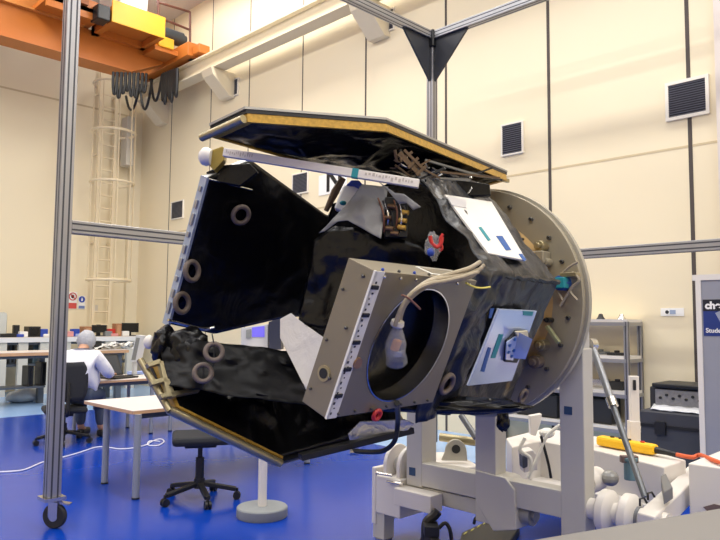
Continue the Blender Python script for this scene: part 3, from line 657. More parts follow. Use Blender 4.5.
for x, y, r, m in ((540, 246, .03, CHAMP), (545, 262, .025, PLATE), (561, 283, .04, BLUET), (520, 240, .015, BLK), (548, 320, .014, BLK), (541, 345, .03, CHAMP), (535, 362, .035, TAN)):
    c = onplane(x, y, SO+SA*.05, SA)
    h = MB(); h.cyl(c-SA*.05, c+SA*.02, r, n=14); h.cyl(c+SA*.02, c+SA*.045, r*.55, n=12); h.build('clamp_fitting', m, ring, bevel=.004)
for pl in ([(578, 262), (568, 268), (556, 280), (548, 284)], [(572, 272), (579, 280), (570, 290), (577, 300)], [(545, 284), (556, 290), (563, 301)], [(574, 285), (566, 296), (560, 306)]):
    MB().tube([onplane(x, y, SO+SA*.06, SA) for x, y in pl], .007, 6, 4).build('wire', CABLE, ring, smooth=True)
c = onplane(541, 257, SO+SA*.05, SA); MB().box(c, SA*.05, SN*.035, UP*.03).build('bracket', PLATE, ring, bevel=.006)
c = onplane(561, 283, SO+SA*.07, SA); MB().box(c, SA*.03, SN*.03, UP*.028).build('connector_block', TEAL, ring, bevel=.004)
c = onplane(570, 275, SO+SA*.04, SA); MB().box(c, SA*.03, SN*.045, UP*.012).build('bracket', CHAMP, ring, bevel=.003)
MB().beam(onplane(547, 326, SO+SA*.05, SA), onplane(559, 343, SO+SA*.05, SA), .02, .03, SA).build('latch', mat('pale green latch', (164, 168, 130), .4, .4), ring, bevel=.003)
# cradle
h = MB(); h.abox(TX, TX+.115, 1.772, 1.916, .3, 1.36); h.build('column', GREYP, tr, bevel=.006)
h = MB(); h.abox(TX, TX+.155, 2.906, 3.039, .42, 1.36); h.build('column', GREYP, tr, bevel=.006)
h = MB(); h.abox(TX-.006, TX+.11, 2.333, 2.48, .3, 1.3); h.build('column', GREYP, tr, bevel=.006)
h = MB(); h.abox(TX+.003, TX+.11, 1.9, 2.92, .43, .577); h.build('cross_beam', GREYP, tr, bevel=.005)
pf = [pX(x, y, TX-.012) for x, y in ((475, 470), (505, 478), (514, 490), (516, 530), (493, 531), (476, 503))]
MB().prism(pf, (.15, 0, 0)).build('gusset_block', GREYP, tr, bevel=.005)
h = MB(); c = pX(523, 513, TX+.08); h.cyl(c-Vector((.0, .07, 0)), c+Vector((0, .05, 0)), .06, n=20); h.cyl(c-Vector((0, .09, 0)), c-Vector((0, .07, 0)), .035, n=16); h.build('roller', mat('roller grey', (150, 150, 148), .4, .4), tr, smooth=True)
for x0, y0, x1, y1 in ((409, 467, 415, 475), (564, 406, 572, 414)):
    P = [pX(x, y, TX-.003) for x, y in ((x0, y0), (x1, y0+1), (x1, y1+1), (x0, y1))]
    MB().prism(P, (.004, 0, 0)).build('blue_plate', mat('blue plate', (44, 70, 104), .5), tr)
# back plates joining columns to the ring
h = MB(); 
for z in (1.3, 1.62): pass
h.abox(TX-.02, TX+.1, 1.78, 3.03, 1.33, 1.45); h.build('top_beam', GREYP, tr, bevel=.005)
# left trunnion and pedestal
AZT = .5
for y in (3.08, 3.2):
    pts = [(TX+.11+.13*cos(t), y, AZT+.02+.13*sin(t)) for t in [pi*i/16 for i in range(17)]]+[(TX-.02, y, .36), (TX+.24, y, .36)]
    MB().prism(pts, (0, .032, 0)).build('trunnion_lug', WHITEP, tr, bevel=.006)
h = MB(); h.cyl((TX+.11, 3.03, AZT+.01), (TX+.11, 3.26, AZT+.01), .06, n=24); h.build('trunnion_shaft', mat('shaft', (188, 186, 182), .35, .4), tr, smooth=True)
h = MB(); h.abox(TX-.05, TX+.3, 3.05, 3.27, .2, .45); h.abox(TX-.05, TX+.3, 3.27, 3.31, .12, .5); h.build('pedestal', WHITEP, tr, bevel=.008)
h = MB(); h.abox(TX-.04, TX+.06, 3.2, 3.305, .03, .3); h.build('pedestal_leg', GREYP, tr, bevel=.004)
h = MB(); h.cyl((TX+.01, 3.25, 0), (TX+.01, 3.25, .03), .06, n=20); h.build('foot', STEEL, tr)
h = MB(); h.abox(TX+.02, TX+.12, 2.45, 3.08, .33, .42); h.build('base_beam', GREYP, tr, bevel=.005)
h = MB(); h.abox(TX-.1, TX+.02, 2.75, 3.06, .3, .41); h.build('base_block', WHITEP, tr, bevel=.006)
for y in (3.2, 3.1):
    MB().cyl((TX-.07, y+.05, .47 if y > 3.15 else .43), (TX-.05, y-.08, .47 if y > 3.15 else .43), .008, n=8).build('pin', STEEL, tr)
# right trunnion and outrigger
h = MB(); h.cyl((TX+.06, 1.78, AZT), (TX+.06, 1.36, AZT), .055, n=24); h.build('trunnion_shaft', WHITEP, tr, smooth=True)
for y in (1.71, 1.59):
    h = MB(); h.lathe((TX+.06, y, AZT), (0, -1, 0), [(0, 0), (.1, 0), (.115, .012), (.115, .05), (.1, .065), (.06, .075), (0, .075)], 36); h.build('trunnion_disc', WHITEP, tr, smooth=True)
h = MB(); h.lathe((TX+.06, 1.53, AZT), (0, -1, 0), [(0, 0), (.06, 0), (.06, .03), (.045, .035), (.045, .06), (0, .06)], 24); h.build('end_hub', mat('hub grey', (122, 124, 128), .4, .5), tr, smooth=True)
h = MB(); h.abox(TX+.02, TX+.2, 1.12, 1.37, .38, .5); h.build('hub_block', mat('hub grey', (122, 124, 128), .4, .5), tr, bevel=.01)
P = [pZ(x, y, .57) for x, y in ((637, 512), (672, 481), (690, 464), (720, 452), (720, 470), (690, 484), (655, 517))]
MB().prism(P, (0, 0, -.12)).build('outrigger', WHITEP, tr, bevel=.008)
q = pZ(688, 463, .72)
MB().abox(q.x, q.x+.55, q.y-.9, q.y, .08, .72).build('counterweight_box', WHITEP, tr, bevel=.008)
for dx, dy in ((.08, .08), (.47, .08), (.08, .82), (.47, .82)): caster(q.x+dx, q.y-.9+dy, .035, tr)
P = [pX(x, y, q.x-.004) for x, y in ((703, 507), (714, 504), (722, 506), (722, 512), (708, 512))]
MB().prism(P, (.004, 0, 0)).build('warning_mark', mat('mark brown', (110, 92, 88), .6), tr)
P = [pZ(x, y, .6) for x, y in ((661, 487), (666, 484), (673, 499), (664, 505))]
MB().prism(P, UP*.06).build('rib', mat('hub grey', (122, 124, 128), .4, .5), tr, bevel=.004)
for x, y in ((648, 500), (640, 506), (676, 472)):
    p = pZ(x, y, .58); MB().tube([p, p+UP*.035, p+UP*.04+RT*.02, p+RT*.035+UP*.015], .006, 6).build('shackle', BLK, tr)
# rear frame
P = [pZ(x, y, .65) for x, y in ((506, 438), (545, 428), (600, 437), (686, 460), (664, 467), (600, 451), (540, 441), (512, 447))]
MB().prism(P, (0, 0, -.26)).build('rear_beam', WHITEP, tr, bevel=.008)
P = [pZ(x, y, .40) for x, y in ((535, 470), (600, 478), (668, 496), (660, 508), (590, 492), (530, 482))]
MB().prism(P, (0, 0, -.2)).build('lower_beam', WHITEP, tr, bevel=.008)
a, b = pZ(600, 461, .5), pZ(668, 480, .5)
P = [pZ(x, y, .52) for x, y in ((428, 452), (455, 452), (480, 466), (440, 470))]
MB().prism(P, (0, 0, -.16)).build('rear_beam', WHITEP, tr, bevel=.008)
c = pD(456, 452, 4.8)
pts = [c+RT*.075*cos(t)+UP*.085*sin(t) for t in [pi*i/12 for i in range(13)]]+[c-RT*.1-UP*.06, c+RT*.08-UP*.06]
MB().prism(pts, HD*.03).build('lifting_lug', mat('lug grey', (176, 172, 160), .45, .3), tr, bevel=.004)
MB().cyl(c+UP*.02-HD*.004, c+UP*.02+HD*.034, .03).build('lug_hole', DARKR, tr)
MB().cyl(pD(440, 437, 5.0), pD(476, 442, 4.9), .03, n=16).build('tie_rod', CHAMP, tr, smooth=True)
MB().cyl(pD(461, 415, 4.9), pD(476, 438, 4.8), .022, n=16).build('brace', mat('hub grey', (122, 124, 128), .4, .5), tr, smooth=True)
for pl, r in (((525, 438), (520, 450), (530, 458), (531, 470)), .012), (((560, 425), (547, 436), (538, 456), (528, 478)), .011), (((541, 436), (548, 462), (551, 478)), .009), (((560, 428), (575, 432), (590, 440)), .01):
    MB().tube([pD(x, y, 4.35) for x, y in pl], r, 8, 5).build('hose', mat('hose white', (226, 224, 214), .5) if r > .0095 else BLK, tr, smooth=True)
P = [pD(x, y, 4.5) for x, y in ((522, 452), (533, 450), (538, 456), (538, 470), (524, 473))]
MB().prism(P, HD*.12).build('actuator_bracket', WHITEP, tr, bevel=.006)
P = [pD(x, y, 4.48) for x, y in ((522.5, 456), (528, 454), (528, 467), (523, 469))]
MB().prism(P, HD*.1).build('actuator_motor', mat('motor slate', (58, 64, 84), .5), tr, bevel=.008)
P = [pD(x, y, 4.9) for x, y in ((530, 416), (542, 414), (541, 422), (536, 436), (531, 435))]
MB().prism(P, HD*.06).build('corner_bracket', WHITEP, tr, bevel=.004)
c = pD(547, 433, 4.7); MB().ball(c, .06, .05, .035, 10).build('clamp', mat('hose white', (226, 224, 214), .5), tr)
# black sheet at the dark underside between columns
P = [pZ(x, y, .3) for x, y in ((530, 478), (600, 496), (590, 510), (520, 492))]
MB().prism(P, UP*.03).build('black_sheet', BLK, tr)
# strut
p, q2 = pD(592, 345, 4.25), pD(645, 497, 3.75)
st = MB().cyl(p, p+(q2-p)*.42, .022, n=16).build('strut', mat('strut silver', (150, 152, 156), .35, .6), tr, smooth=True)
MB().cyl(p+(q2-p)*.4, q2, .018, n=16).build('strut_rod', mat('strut grey', (120, 124, 128), .35, .6), st, smooth=True)
MB().cyl(p-RT*.02-HD*.01+UP*.005, p+RT*.02+HD*.01+UP*.005, .035, n=16).build('strut_eye', STEEL, st, smooth=True)
MB().cyl(p+(q2-p)*.38, p+(q2-p)*.44, .03, n=16).build('strut_collar', STEEL, st, smooth=True)
c = pD(630, 466, 4.1); h = MB(); h.cyl(c+UP*.03, c-UP*.08, .035, n=16); h.cyl(c+UP*.03, c+UP*.05, .045, n=16); h.build('valve_box', mat('teal grey paint', (98, 130, 142), .45), tr, bevel=.004)
c = pD(629, 459, 4.1); MB().box(c, RT*.05, HD*.02, UP*.02).build('valve_cap', mat('mark brown', (110, 92, 88), .6), tr, bevel=.004)
c = pD(610, 478, 3.95); MB().ball(c, .05, .05, .045, 12).build('clamp', mat('roller grey', (150, 150, 148), .4, .4), tr)
h = MB(); h.lathe(pD(592, 480, 4.0), RT*.7+HD*.7, [(0, -.1), (.07, -.1), (.07, .06), (.03, .1), (0, .1)], 24); h.build('cylinder_housing', WHITEP, tr, smooth=True)
# push handle post
b0 = pD(634, 440, 4.7)
MB().box(b0+UP*.04-UP*.05, RT*.035, HD*.03, UP*.14).build('handle_base', WHITEP, tr, bevel=.004)
MB().box(pD(634, 401, 4.7), RT*.03, HD*.02, UP*.17).build('handle_post', WHITEP, tr, bevel=.004)
MB().box(pD(634, 385, 4.68), RT*.008, HD*.02, UP*.035).build('handle_grip', BLK, tr, bevel=.004)
# wheel + hose beneath
c = pD(431, 533, 4.25); 
h = MB(); h.lathe((c.x, c.y, .11), RT*.8+HD*.3, [(.05, -.03), (.1, -.03), (.11, -.02), (.11, .02), (.1, .03), (.05, .03)], 28, True); wh = h.build('wheel', DARKR, tr, smooth=True)
MB().cyl(Vector((c.x, c.y, .11))-RT*.035, Vector((c.x, c.y, .11))+RT*.035, .05, n=16).build('hub', STEEL, wh)
h = MB(); h.box((c.x, c.y, .24), RT*.045, HD*.06, UP*.03); h.build('wheel_fork', BLK, tr, bevel=.004)
MB().tube([pD(x, y, 4.3) for x, y in ((438, 511), (434, 516), (427, 522), (426, 535), (428, 550))], .03, 8, 4).build('hose', mat('hose black', (26, 25, 26), .5), tr, smooth=True)
MB().tube([pD(x, y, 4.25) for x, y in ((439, 528), (445, 523), (450, 530), (452, 545))], .012, 8, 4).build('hose', BLK, tr, smooth=True)
MB().tube([pD(x, y, 4.4) for x, y in ((474, 524), (476, 518), (483, 518), (490, 523))], .01, 8, 4).build('hose', BLK, tr, smooth=True)
# cable bridge
P = [pZ(x, y, .05) for x, y in ((462, 532), (486, 521), (520, 528), (500, 556), (455, 556))]
o = thing('power_strip', P[0]-UP*.05, 'black floor power strip with yellow marks under the trolley', 'power strip')
MB().prism(P, (0, 0, -.05)).build('housing', BLK, o, bevel=.01)
for i, (x, y) in enumerate(((464, 534), (471, 530.5), (477.5, 527), (483.5, 524))):
    a, b = pZ(x, y, .052), pZ(x+2.8, y-1.4, .052); MB().box((a+b)/2, (b-a)/2, HD*.016+RT*.006, UP*.004).build('socket_mark', mat('pale yellow', (222, 214, 130), .5), o)
# yellow pendant on rear beam
p, q2 = pZ(599, 440, .69), pZ(656, 450, .69); d = (q2-p).normalized(); n_ = Vector((-d.y, d.x, 0))
o = thing('crane_pendant', (p+q2)/2-UP*.04, 'yellow hand pendant lying on the white trolley beam', 'remote control')
MB().box((p+q2)/2, (q2-p)/2, n_*.04, UP*.033).build('body', YEL, o, bevel=.018)
for i, t in enumerate((.25, .4, .55, .78)): 
    c = p+(q2-p)*t+UP*.032; MB().cyl(c, c+UP*.01, .014, n=12).build('button', BLK if i < 3 else RED, o)
MB().cyl(q2, q2+d*.14-UP*.006, .022, .013).build('strain_relief', BLK, o, smooth=True)
e = q2+d*.14-UP*.006
MB().tube([e, e+d*.1, pZ(700, 455, .7), pZ(713, 460, .735), pZ(735, 468, .735)], .013, 8, 6).build('cable', ORC, o, smooth=True)

# ------------------------------------------------------------------ satellite
sat = thing('satellite', SL(.65, 0, -.62), 'large satellite in black foil with solar panels mounted on the trolley', 'satellite')
def fn(v, s=5, a=.02): return (noise.noise(v*s)+.5*noise.noise(v*s*2.3))*a
r6 = .655
def hexpt(u, a):
    k = int(u*6) % 6; f = u*6-int(u*6); t0 = radians(7+60*k); t1 = radians(67+60*k)
    n = r6*((1-f)*cos(t0)+f*cos(t1)); z = r6*((1-f)*sin(t0)+f*sin(t1)); return n, z
def bodyv(u, v):
    n, z = hexpt(u % 1.0, 0); a = .3+.53*v; p = SL(a, n, z); rr = Vector((n, z)).length
    w = fn(p, 6, .022)+fn(p, 15, .008)
    return p+(SN*n+UP*z)/rr*(w-.012)
h = MB(); h.grid(bodyv, 120, 22); bmesh.ops.remove_doubles(h.bm, verts=h.bm.verts, dist=.0005)
body = h.build('body', FOIL2, sat, smooth=True)
for a in (.32, .81):
    MB().prism([SL(a, r6*.97*cos(radians(7+60*k)), r6*.97*sin(radians(7+60*k))) for k in range(6)], SA*.012).build('end_panel', FOIL, body)
# black foil seams along hex edges
for k in (0, 1, 5):
    c_, s_ = cos(radians(7+60*k)), sin(radians(7+60*k))
    MB().tube([SL(.3+.53*i/12, r6*c_, r6*s_)+Vector((random.uniform(-.006, .006), random.uniform(-.006, .006), random.uniform(-.006, .006))) for i in range(13)], .014, 6).build('foil_seam', FOIL, body, smooth=True)
def plate(pix, ang, d, th, name, m, parent, bevel=0):
    n, t = fdir(ang); return MB().prism([onface(x, y, ang, d) for x, y in pix], n*th).build(name, m, parent, bevel=bevel)
D0 = r6*.866+.012
ur = plate(((443, 196), (490, 203), (525, 262), (487, 255)), 37, D0, .012, 'radiator_panel', RADW, sat, .003); ur['label'] = 'white radiator panel with blue tape'
plate(((478.5, 227.5), (481, 227), (490.5, 240), (488, 241)), 37, D0+.0125, .002, 'tape', TEAL, ur)
plate(((496, 236), (502, 236), (511, 250), (506, 250.5)), 37, D0+.0125, .002, 'tape', BLUET, ur)
plate(((518.5, 254), (522, 254), (526, 260), (524, 261.5)), 37, D0+.0125, .002, 'tape', BLUET, ur)
plate(((447, 197), (466, 200), (466, 208), (452, 205.5)), 37, D0+.0125, .002, 'grey_film', mat('film grey', (206, 204, 204), .4), ur)
lr = plate(((497, 308), (535, 310), (510, 380), (466, 385)), -23, D0, .012, 'radiator_panel', RADM, sat, .003); lr['label'] = 'mirror radiator panel with tape'
for pix, m in ((((523, 311), (533, 311.5), (532, 316), (523, 315)), TEAL), (((499, 334), (503, 334.5), (495, 358), (490.5, 358)), TEAL), (((488, 347), (491, 348), (484, 372), (480.5, 371)), BLUET), (((490, 308.5), (494, 308), (491, 318), (488.5, 318)), BLUET)):
    plate(pix, -23, D0+.0125, .002, 'tape', m, lr)
plate(((505, 340), (515, 330), (526, 330), (528, 336), (515, 362), (503, 361)), -23, D0+.013, .012, 'connector_bracket', BLK, lr, .002)
plate(((506, 342), (516, 335), (520, 336), (512, 360), (505, 359)), -23, D0+.026, .006, 'bracket_plate', RADM, lr)
for x, y in ((509, 345), (513, 350), (508, 352), (514, 339), (511, 356)):
    n, t = fdir(-23); c = onface(x, y, -23, D0+.03); MB().cyl(c, c+n*.008, .008, n=10).build('screw', BLUET, lr)
n, t = fdir(-23)
MB().prism([onface(513, 358, -23, D0+.03), onface(518, 332, -23, D0+.03), onface(532, 339, -23, D0+.09), onface(525, 359, -23, D0+.08)], n*.003).build('standing_mirror', RADM, lr)
plate(((514, 331), (526, 330), (527, 337), (516, 337)), -23, D0+.026, .01, 'small_bracket', mat('cream bracket', (220, 212, 184), .5), lr, .002)
# tan handle rings (foil cut-outs)
def hoop(c, n, R=.045, r=.012, name='grommet', strings=False):
    o = MB().torus(c, n, R, r, 28, 10).build(name, TAN, sat, smooth=True)
    return o
for x, y, ang, d, R, tl in ((241, 215, 157, .655, .042, .2), (192, 271, 157, .655, .045, .2), (182, 303, 157, .655, .045, .2), (447, 384, -23, .6, .04, 0), (523, 396, -23, .6, .032, 0), (431, 401, -23, .57, .03, 0)):
    n, t = fdir(ang); c = onface(x, y, ang, d); hoop(c, (RT*.9-HD*.5 if x < 200 else n*(-1 if ang == 157 else 1)+SA*tl), R, R*.29)
for x, y in ((214, 352), (203, 373)):
    c = pD(x, y, 2.95); o = hoop(c, -HD*.8+RT*.3+UP*.2, .036, .011, 'hanging_ring')
    top = (212, 334) if x > 210 else (204, 372); q = pD(top[0], top[1], (c.dot(HD)))
    MB().tube([q, c+UP*.03, c-UP*.065], .003, 5).build('string', DARKR, o)

# solar panels
def panel(name, ang, d, outline, label, rails, sag=.02, skip=()):
    n, t = fdir(ang); o = None
    cx = sum(p[0] for p in outline)/len(outline); cs = sum(p[1] for p in outline)/len(outline)
    def ins(k): return [FP(ang, 0, cx+(a-cx)*k, cs+(s-cs)*k)-n*0 for a, s in outline]
    def lay(k, d0, th): return MB().prism([p+n*(d+d0) for p in ins(k)], n*th)
    o = lay(1.0, .038, .01).build(name, CELL, sat); o['label'] = label
    lay(.992, .022, .016).build('edge_core', BLK, o)
    # kapton taped frame: strips along each edge
    pts = ins(.985)
    h = MB(); inn = ins(.955)
    for i in range(len(pts)):
        if i in skip: continue
        j = (i+1) % len(pts); h.prism([pts[i]+n*(d-.014), pts[j]+n*(d-.014), inn[j]+n*(d-.014), inn[i]+n*(d-.014)], n*.036)
    h.build('edge_tape', GOLD, o)
    # crinkled inner foil
    smin = min(s for a, s in outline); smax = max(s for a, s in outline); amin = min(a for a, s in outline); amax = max(a for a, s in outline)
    def lim(a):
        ss = []
        for i in range(len(outline)):
            (a0, s0), (a1, s1) = outline[i], outline[(i+1) % len(outline)]
            if abs(a1-a0) > 1e-6 and min(a0, a1) <= a <= max(a0, a1): ss.append(s0+(s1-s0)*(a-a0)/(a1-a0))
        return min(ss), max(ss)
    def ff(u, v):
        a = amin+.03+(amax-amin-.06)*u; l, h_ = lim(a); m_ = (l+h_)/2; s = m_+(v-.5)*(h_-l)*.93
        p = FP(ang, d, a, s); b = 4*v*(1-v)*min(1, 6*u, 6*(1-u))
        return p-n*(.006+b*(sag+fn(p, 5, .045)+fn(p, 13, .012)+.02*abs(noise.noise(p*9))))
    MB().grid(ff, 60, 30).build('inner_foil', FOIL, o, smooth=True, solid=.003)
    for (a0, s0), (a1, s1), r in rails:
        p, q = FP(ang, d-.004, a0, s0), FP(ang, d-.004, a1, s1)
        h = MB(); h.cyl(p, q, r, n=14); h.build('edge_rail', CHAMP, o, smooth=True)
    return o
TO = [(1.78, -.105), (1.23, -.385), (.01, -.32), (.01, .1), (1.2, .14), (1.78, .12)]
tp = panel('solar_panel', 97, .665, TO, 'upper solar panel with gold taped edge', [((1.785, -.1), (1.79, .16), .017)], .008)
BO = [(1.73, -.14), (1.72, .106), (1.254, .443), (.197, .387), (.197, -.16), (1.25, -.2)]
bp_ = panel('solar_panel', 217, .7, BO, 'lower solar panel with gold taped edge', [((1.79, -.15), (1.74, .12), .016), ((1.735, .115), (1.265, .455), .018)], .02, (2, 3, 4, 5))
# tube / handle details at top panel tip
MB().beam(onface(497, 178, 97, .66), onface(508, 181, 97, .66), .02, .02).build('end_bracket', CHAMP, tp)
# bracket frame on bottom panel tip
for p, q in (((147, 366), (160, 362)), ((150, 384), (166, 380)), ((160, 362), (168, 394)), ((160, 397), (198, 390)), ((166, 380), (173, 398))):
    MB().beam(onface(p[0], p[1], 217, .66), onface(q[0], q[1], 217, .66), .022, .022, SA).build('tip_bracket', CHAMP, bp_, bevel=.002)
# centre panel
n, t = fdir(157)
CO = [(1.545, -.291), (1.317, -.426), (.69, -.226), (.3, -.18), (.3, .38), (.759, .409), (1.229, .508), (1.534, .449)]
ce = MB().prism([FP(157, .71, a, s) for a, s in CO], n*.03).build('solar_panel', CELL, sat); ce['label'] = 'black foil backed centre solar panel'
def cf(u, v):
    a = .32+1.21*u
    def lim(lst): 
        for (a0, s0), (a1, s1) in zip(lst, lst[1:]):
            if a1 <= a <= a0: return s0+(s1-s0)*(a-a1)/(a0-a1) if False else s1+(s0-s1)*(a-a1)/(a0-a1)
        return lst[-1][1]
    l = lim([(1.545, -.291), (1.317, -.426), (.69, -.226), (.3, -.18)]); h_ = lim([(1.56, .45), (1.534, .449), (1.229, .508), (.759, .409), (.3, .38)])
    p = FP(157, .70, a, l+(h_-l)*v); b = min(1, 8*v, 8*(1-v), 8*u, 8*(1-u))
    return p-n*(b*(.006+fn(p, 4, .012)+fn(p, 10, .005)))
MB().grid(cf, 50, 40).build('inner_foil', FOIL, ce, smooth=True, solid=.003)
MB().beam(FP(157, .70, 1.552, -.3), FP(157, .70, 1.54, .455), .014, .05, n).build('edge_strip', mat('silver blue strip', (172, 184, 206), .3, .5), ce)
for i in range(9):
    f = .08+.1*i; p = FP(157, .70, 1.556-.012*f, -.3+.755*f); MB().box(p+SA*.008, SA*.003, n*.01, t*(.014+.008*(i % 3))).build('edge_clip', ALU, ce, bevel=.002)
MB().tube([onface(168, 320, 157, .63), onface(190, 326, 157, .63), onface(205, 329, 157, .63), onface(214, 327, 157, .63)], .008, 8, 3).build('lower_edge', STEEL, ce, smooth=True)
MB().tube([onface(205, 178, 157, .69), onface(252, 190, 157, .69)], .004, 8).build('upper_edge', STEEL, ce, smooth=True)
# foil bundle low at the tip
def lump(c, r3, seed, m, name, parent=sat, amp=.25, seg=24):
    h = MB(); g = bmesh.ops.create_icosphere(h.bm, subdivisions=4, radius=1)
    for v in h.bm.verts:
        p = v.co.copy(); k = 1+amp*(noise.noise(p*1.6+Vector((seed, 0, 0)))+.3*noise.noise(p*4+Vector((0, seed, 0)))+.7*abs(noise.noise(p*2.7+Vector((0, 0, seed)))))
        w = p*k; v.co = c+RT*w.x*r3[0]+HD*w.y*r3[1]+UP*w.z*r3[2]
    return h.build(name, m, parent, smooth=True)
lump(pD(166, 346, 3.2), (.065, .08, .09), 1, FOIL, 'foil_bundle', amp=.2); lump(pD(186, 350, 3.2), (.11, .1, .1), 3, FOIL, 'foil_bundle', amp=.2); 
MB().ball(pD(149, 342, 3.2), .024, .03, .033).build('white_cap', WHITEP, sat, smooth=True)

# white patch plate
P = [onplane(x, y, pD(300, 350, 3.25), -HD*.9-RT*.35+UP*.2) for x, y in ((280, 319), (291, 313), (299, 320), (330, 342), (330, 402), (307, 392), (280, 338))]
MB().prism(P, HD*.012).build('white_blanket', mat('white blanket', (226, 222, 218), .55, 0, .06, 6, .5, 9), sat, bevel=.003)
# white marked bar + bracket + cap
p, q = pD(224, 152.5, 2.95), pD(419, 184, 2.86); d = (q-p).normalized(); nb = d.cross(UP).normalized()
if nb.dot(HD) > 0: nb = -nb
bar = MB().beam(p, q, .03, .037).build('white_bar', mat('white bar', (232, 226, 216), .4), sat, bevel=.003)
tb_ = p+(q-p)*.665; MB().beam(tb_, tb_+d*.028, .033, .04).build('teal_band', TEAL, bar)
upb = nb.cross(d); upb = upb if upb.z > 0 else -upb
for t0, t1, s_ in ((.015, .15, 3), (.73, .97, 8)):
    x = t0
    while x < t1:
        w_ = random.uniform(.004, .011)*(1.3 if s_ == 8 else .7); c = p+(q-p)*(x+w_/2)+nb*.0155+upb*random.uniform(-.004, .006)
        MB().box(c, (q-p)*w_*.42, upb*random.uniform(.004, .009), nb*.0008).build('printed_mark', mat('faint print', (194, 186, 174), .6), bar); x += w_+.006
P = [pD(x, y, 3.14) for x, y in ((209, 151), (222, 146), (225, 148), (224, 160), (214, 171), (209, 165))]
MB().prism(P, HD*.06).build('tip_bracket', mat('olive gold', (150, 130, 62), .4, .4), sat, bevel=.004)
MB().lathe(pD(209, 157, 3.13), -RT+UP*.1, [(0, -.01), (.036, -.01), (.045, .01), (.04, .03), (.022, .045), (0, .05)], 20).build('white_cap', WHITEP, sat, smooth=True)
P = [pD(x, y, 3.2) for x, y in ((206, 172), (222, 165), (250, 163), (258, 172), (240, 186), (208, 180))]
MB().prism(P, HD*.03).build('tip_foil', FOIL, sat, bevel=.004)
# grey drape and strap
def quadsurf(rows, name, m, depth, parent, nu=24, nv=12, amp=.012, solid=.003):
    T_, B_ = rows
    def ev(L_, u):
        x = u*(len(L_)-1); i = min(int(x), len(L_)-2); f = x-i; return Vector(L_[i]).lerp(Vector(L_[i+1]), f)
    def f(u, v):
        q = ev(T_, u).lerp(ev(B_, u), v); p = pD(q.x, q.y, q.z); return p+HD*fn(p, 9, amp)
    return MB().grid(f, nu, nv).build(name, m, parent, smooth=True, solid=solid)
quadsurf(([(319, 233, 3.1), (330, 223, 3.08), (346, 205, 3.05), (362, 184, 3.05), (388, 187, 3.05)], [(325, 231, 3.08), (338, 222, 3.02), (348, 220, 2.97), (366, 230, 2.93), (381, 239, 2.93)]), 'grey_drape', CLOTH, 0, sat, amp=.035)
quadsurf(([(376, 180, 2.98), (395, 193, 2.96), (404, 194, 2.95), (421, 207, 2.95)], [(384, 186, 2.97), (399, 204, 2.95), (407, 203, 2.94), (413, 210, 2.94)]), 'grey_strap', CLOTH, 0, sat, nu=12, nv=4, amp=.006)
quadsurf(([(314, 240, 3.25), (335, 226, 3.2), (360, 228, 3.1), (392, 236, 3.05), (430, 250, 3.05)], [(299, 322, 3.3), (318, 330, 3.25), (345, 330, 3.15), (390, 330, 3.1), (440, 330, 3.05)]), 'foil_curtain', FOIL, 0, sat, nu=30, nv=20, amp=.03)
quadsurf(([(160, 345, 3.15), (196, 340, 3.15), (225, 344, 3.25), (262, 347, 3.35), (292, 353, 3.4)], [(165, 385, 3.0), (195, 390, 2.98), (225, 395, 2.98), (270, 400, 3.0), (312, 405, 3.1)]), 'foil_blanket', mat('matte black foil', (10, 10, 12), .48, 0, .2, 4, .22, 4, .22), 0, sat, nu=40, nv=20, amp=.05)
# connectors under strap
cp = MB().box(pD(396, 218, 3.02), RT*.05, HD*.03, UP*.09).build('connector_plate', BLK, sat, bevel=.004)
for i, (x, y) in enumerate(((401, 212), (399, 220), (398, 227), (388, 206), (384, 217), (386, 228), (391, 233))):
    c = pD(x, y, 2.98); d = (RT*.9-UP*.15-HD*.3).normalized(); MB().cyl(c, c+d*.035, .011, n=12).build('connector', (GOLD if i < 3 else mat('bronze', (110, 84, 60), .4, .6)), cp, smooth=True)
for i in range(6):
    a, b = pD(378+i*5, 198+3*(i % 3), 3.0), pD(384+i*4, 232-4*(i % 2), 2.99); MB().tube([a, (a+b)/2-HD*.03+RT*.01, b], .004, 6, 4).build('wire', (mat('wire brown', (120, 76, 56), .5), STEEL, BLK)[i % 3], cp, smooth=True)
# orange prop + white star tracker behind bar
MB().tube([pD(326, 211, 3.3), pD(335, 192, 3.3), pD(343, 178, 3.3)], [.012, .02, .016], 8).build('brown_strut', mat('bronze brown', (96, 76, 54), .5, .3), sat, smooth=True)
stt = MB().prism([pD(x, y, 3.45) for x, y in ((334, 208), (343, 186), (352, 181), (363, 190), (352, 206), (342, 212))], HD*.08).build('baffle_cover', RADW, sat, bevel=.01)
MB().prism([pD(x, y, 3.43) for x, y in ((346, 185), (351, 180), (359, 180), (364, 186), (362, 190), (354, 186))], HD*.08).build('blue_cap', BLUEP, stt, bevel=.006)
MB().ball(pD(343, 203, 3.4), .02, .015, .012).build('teal_clip', TEAL, stt)
